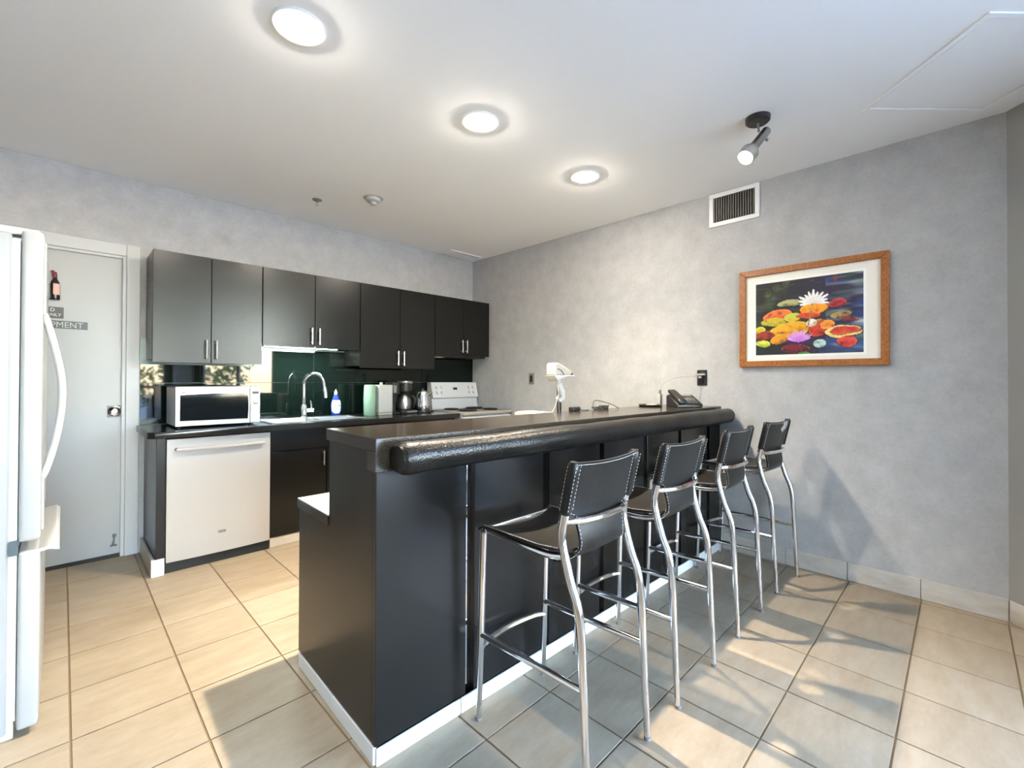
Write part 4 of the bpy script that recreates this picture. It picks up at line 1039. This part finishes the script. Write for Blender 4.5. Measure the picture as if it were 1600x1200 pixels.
    for j in range(nr - 1):
        for i in range(nc):
            b.faces.new((T[j][i], T[j][i + 1], T[j + 1][i + 1], T[j + 1][i])); b.faces.new((B[j][i], B[j + 1][i], B[j + 1][i + 1], B[j][i + 1]))
        b.faces.new((T[j][0], T[j + 1][0], B[j + 1][0], B[j][0])); b.faces.new((T[j][-1], B[j][-1], B[j + 1][-1], T[j + 1][-1]))
    for i in range(nc):
        b.faces.new((T[0][i], B[0][i], B[0][i + 1], T[0][i + 1])); b.faces.new((T[-1][i], T[-1][i + 1], B[-1][i + 1], B[-1][i]))
    back = obj('backrest', b, 'back_leather', o, sharp=60)
    for s in (-1, 1):
        b = new_bm(); pts = [(s * HW, leg_y(z), z) for z in (.818, .86, .90, .94, .968, .976)]
        tube(b, pts, [.0175, .018, .018, .018, .0175, .012], 14); obj('leg_sleeve', b, 'back_leather', back)
    b = new_bm()
    def py_(z):
        for (a, p), (c_, q) in zip(prof[1:], prof):
            if a <= z <= c_: return p + (q - p) * (z - a) / (c_ - a)
        return prof[0][1]
    for side in (-.0052, .0052):
        for s in (-1, 1):
            for xx in (s * (SW - .002), s * (SW - .034)):
                zs = [.828 + .142 * k / 6 for k in range(7)]
                off_ = side if abs(xx) < SW - .01 else side * 3.2
                dashes(b, [(xx, py_(z) + bowy(xx) + off_, z) for z in zs])
            zs = [.664, .675, .685, .70, .72, .745, .77, .79, .80, .81, .819]
            dashes(b, [(s * (hw_(z) - .004), py_(z) + bowy(hw_(z)) + side, z) for z in zs])
        xs = [-SW + .01 + (2 * SW - .02) * k / 12 for k in range(13)]
        dashes(b, [(xx, py_(.970) + bowy(xx) + side, .970 - .009 * (1 - (xx / SW) ** 2)) for xx in xs])
    st_ = obj('stitching', b, 'thread_white', back, sharp=0); st_['kind'] = 'stuff'
    return o
def copy_tree(src, parent=None):
    c_ = src.copy(); COL.objects.link(c_); c_.parent = parent
    for ch in [q for q in list(src.children)]: copy_tree(ch, c_)
    return c_
stool = make_stool()
spots = [(1.238, .996, 0.0, 'black leather bar stool at the stepped end of the bar, largest of the four stools'),
         (1.797, .988, 0.0, 'black leather bar stool, second one along the bar from the stepped end'),
         (2.440, .990, 0.0, 'black leather bar stool, third one along the bar, next to the stool by the wall'),
         (3.078, .978, radians(-4), 'black leather bar stool closest to the grey wall with torn pale patch on its back')]
stools = []
for k, (x, y, a, lab) in enumerate(spots):
    s_ = stool if k == 0 else copy_tree(stool)
    s_.location = (x, y, 0); s_.rotation_euler.z = a; s_['label'] = lab; s_['group'] = 'leather bar stools along the bar'
    WL[s_.name] = Vector((x, y, 0)); stools.append(s_)
# torn leather on the last stool's back
L4 = stools[3]
rt_ = random.Random(5)
b = new_bm(); cxp, czp = .080, .936
pol = []
for k in range(14):
    a = 2 * pi * k / 14; r = .034 * (1 + .45 * rt_.uniform(-1, 1)); pol.append((cxp + r * 1.35 * cos(a), czp + r * .8 * sin(a)))
def surf(xx, z): return -.190 + (.978 - z) * .25 - .012 * (1 - (xx / .185) ** 2) - .0062
bm_v = [b.verts.new((3.078 + u, .978 + surf(u, v), v)) for u, v in pol]; cv = b.verts.new((3.078 + cxp, .978 + surf(cxp, czp), czp))
for k in range(14): b.faces.new((bm_v[k], bm_v[(k + 1) % 14], cv))
bk4 = [c_ for c_ in L4.children if c_.name.startswith('backrest')][0]; WL[bk4.name] = Vector((3.078, .978, 0))
obj('torn_patch', b, 'worn_patch', bk4, sharp=0, label='pale torn patch in the leather')

# ------------------------------------------------------------------ garden tree outside the windows (mirrored in the backsplash)
o = thing('garden_tree', 'leafy green tree outside the window, mirrored in the glass backsplash', 'tree', (2.3, -7.6, -.3))
b = new_bm(); tube(b, [(2.3, -7.6, -.3), (2.33, -7.6, .6), (2.26, -7.65, 1.4), (2.3, -7.6, 2.4)], [.14, .11, .09, .04], 10); obj('trunk', b, 'bark', o)
vt, fc = [], []
rt_ = random.Random(21)
for k in range(2600):
    a, e_, r = rt_.uniform(0, 6.283), rt_.uniform(-.9, 1), rt_.uniform(.35, 1) ** .5
    c_ = Vector((2.3 + 1.9 * r * cos(a) * sqrt(1 - min(.95, e_ * e_)), -7.6 + 1.5 * r * sin(a) * sqrt(1 - min(.95, e_ * e_)), 1.75 + 1.5 * r * e_))
    d1 = Vector((rt_.uniform(-1, 1), rt_.uniform(-1, 1), rt_.uniform(-1, 1))).normalized(); d2 = d1.orthogonal().normalized(); s_ = rt_.uniform(.05, .1)
    n0 = len(vt); vt += [tuple(c_ - d1 * s_), tuple(c_ + d2 * s_ * .5), tuple(c_ + d1 * s_), tuple(c_ - d2 * s_ * .5)]; fc.append((n0, n0 + 1, n0 + 2, n0 + 3))
me = bpy.data.meshes.new('crown'); me.from_pydata([tuple(Vector(v) - WL[o.name]) for v in vt], [], fc); me.materials.append(MATS['leaf'])
cr = bpy.data.objects.new('crown', me); COL.objects.link(cr); cr.parent = o; cr['kind'] = 'stuff'
print('tiles', ntile)
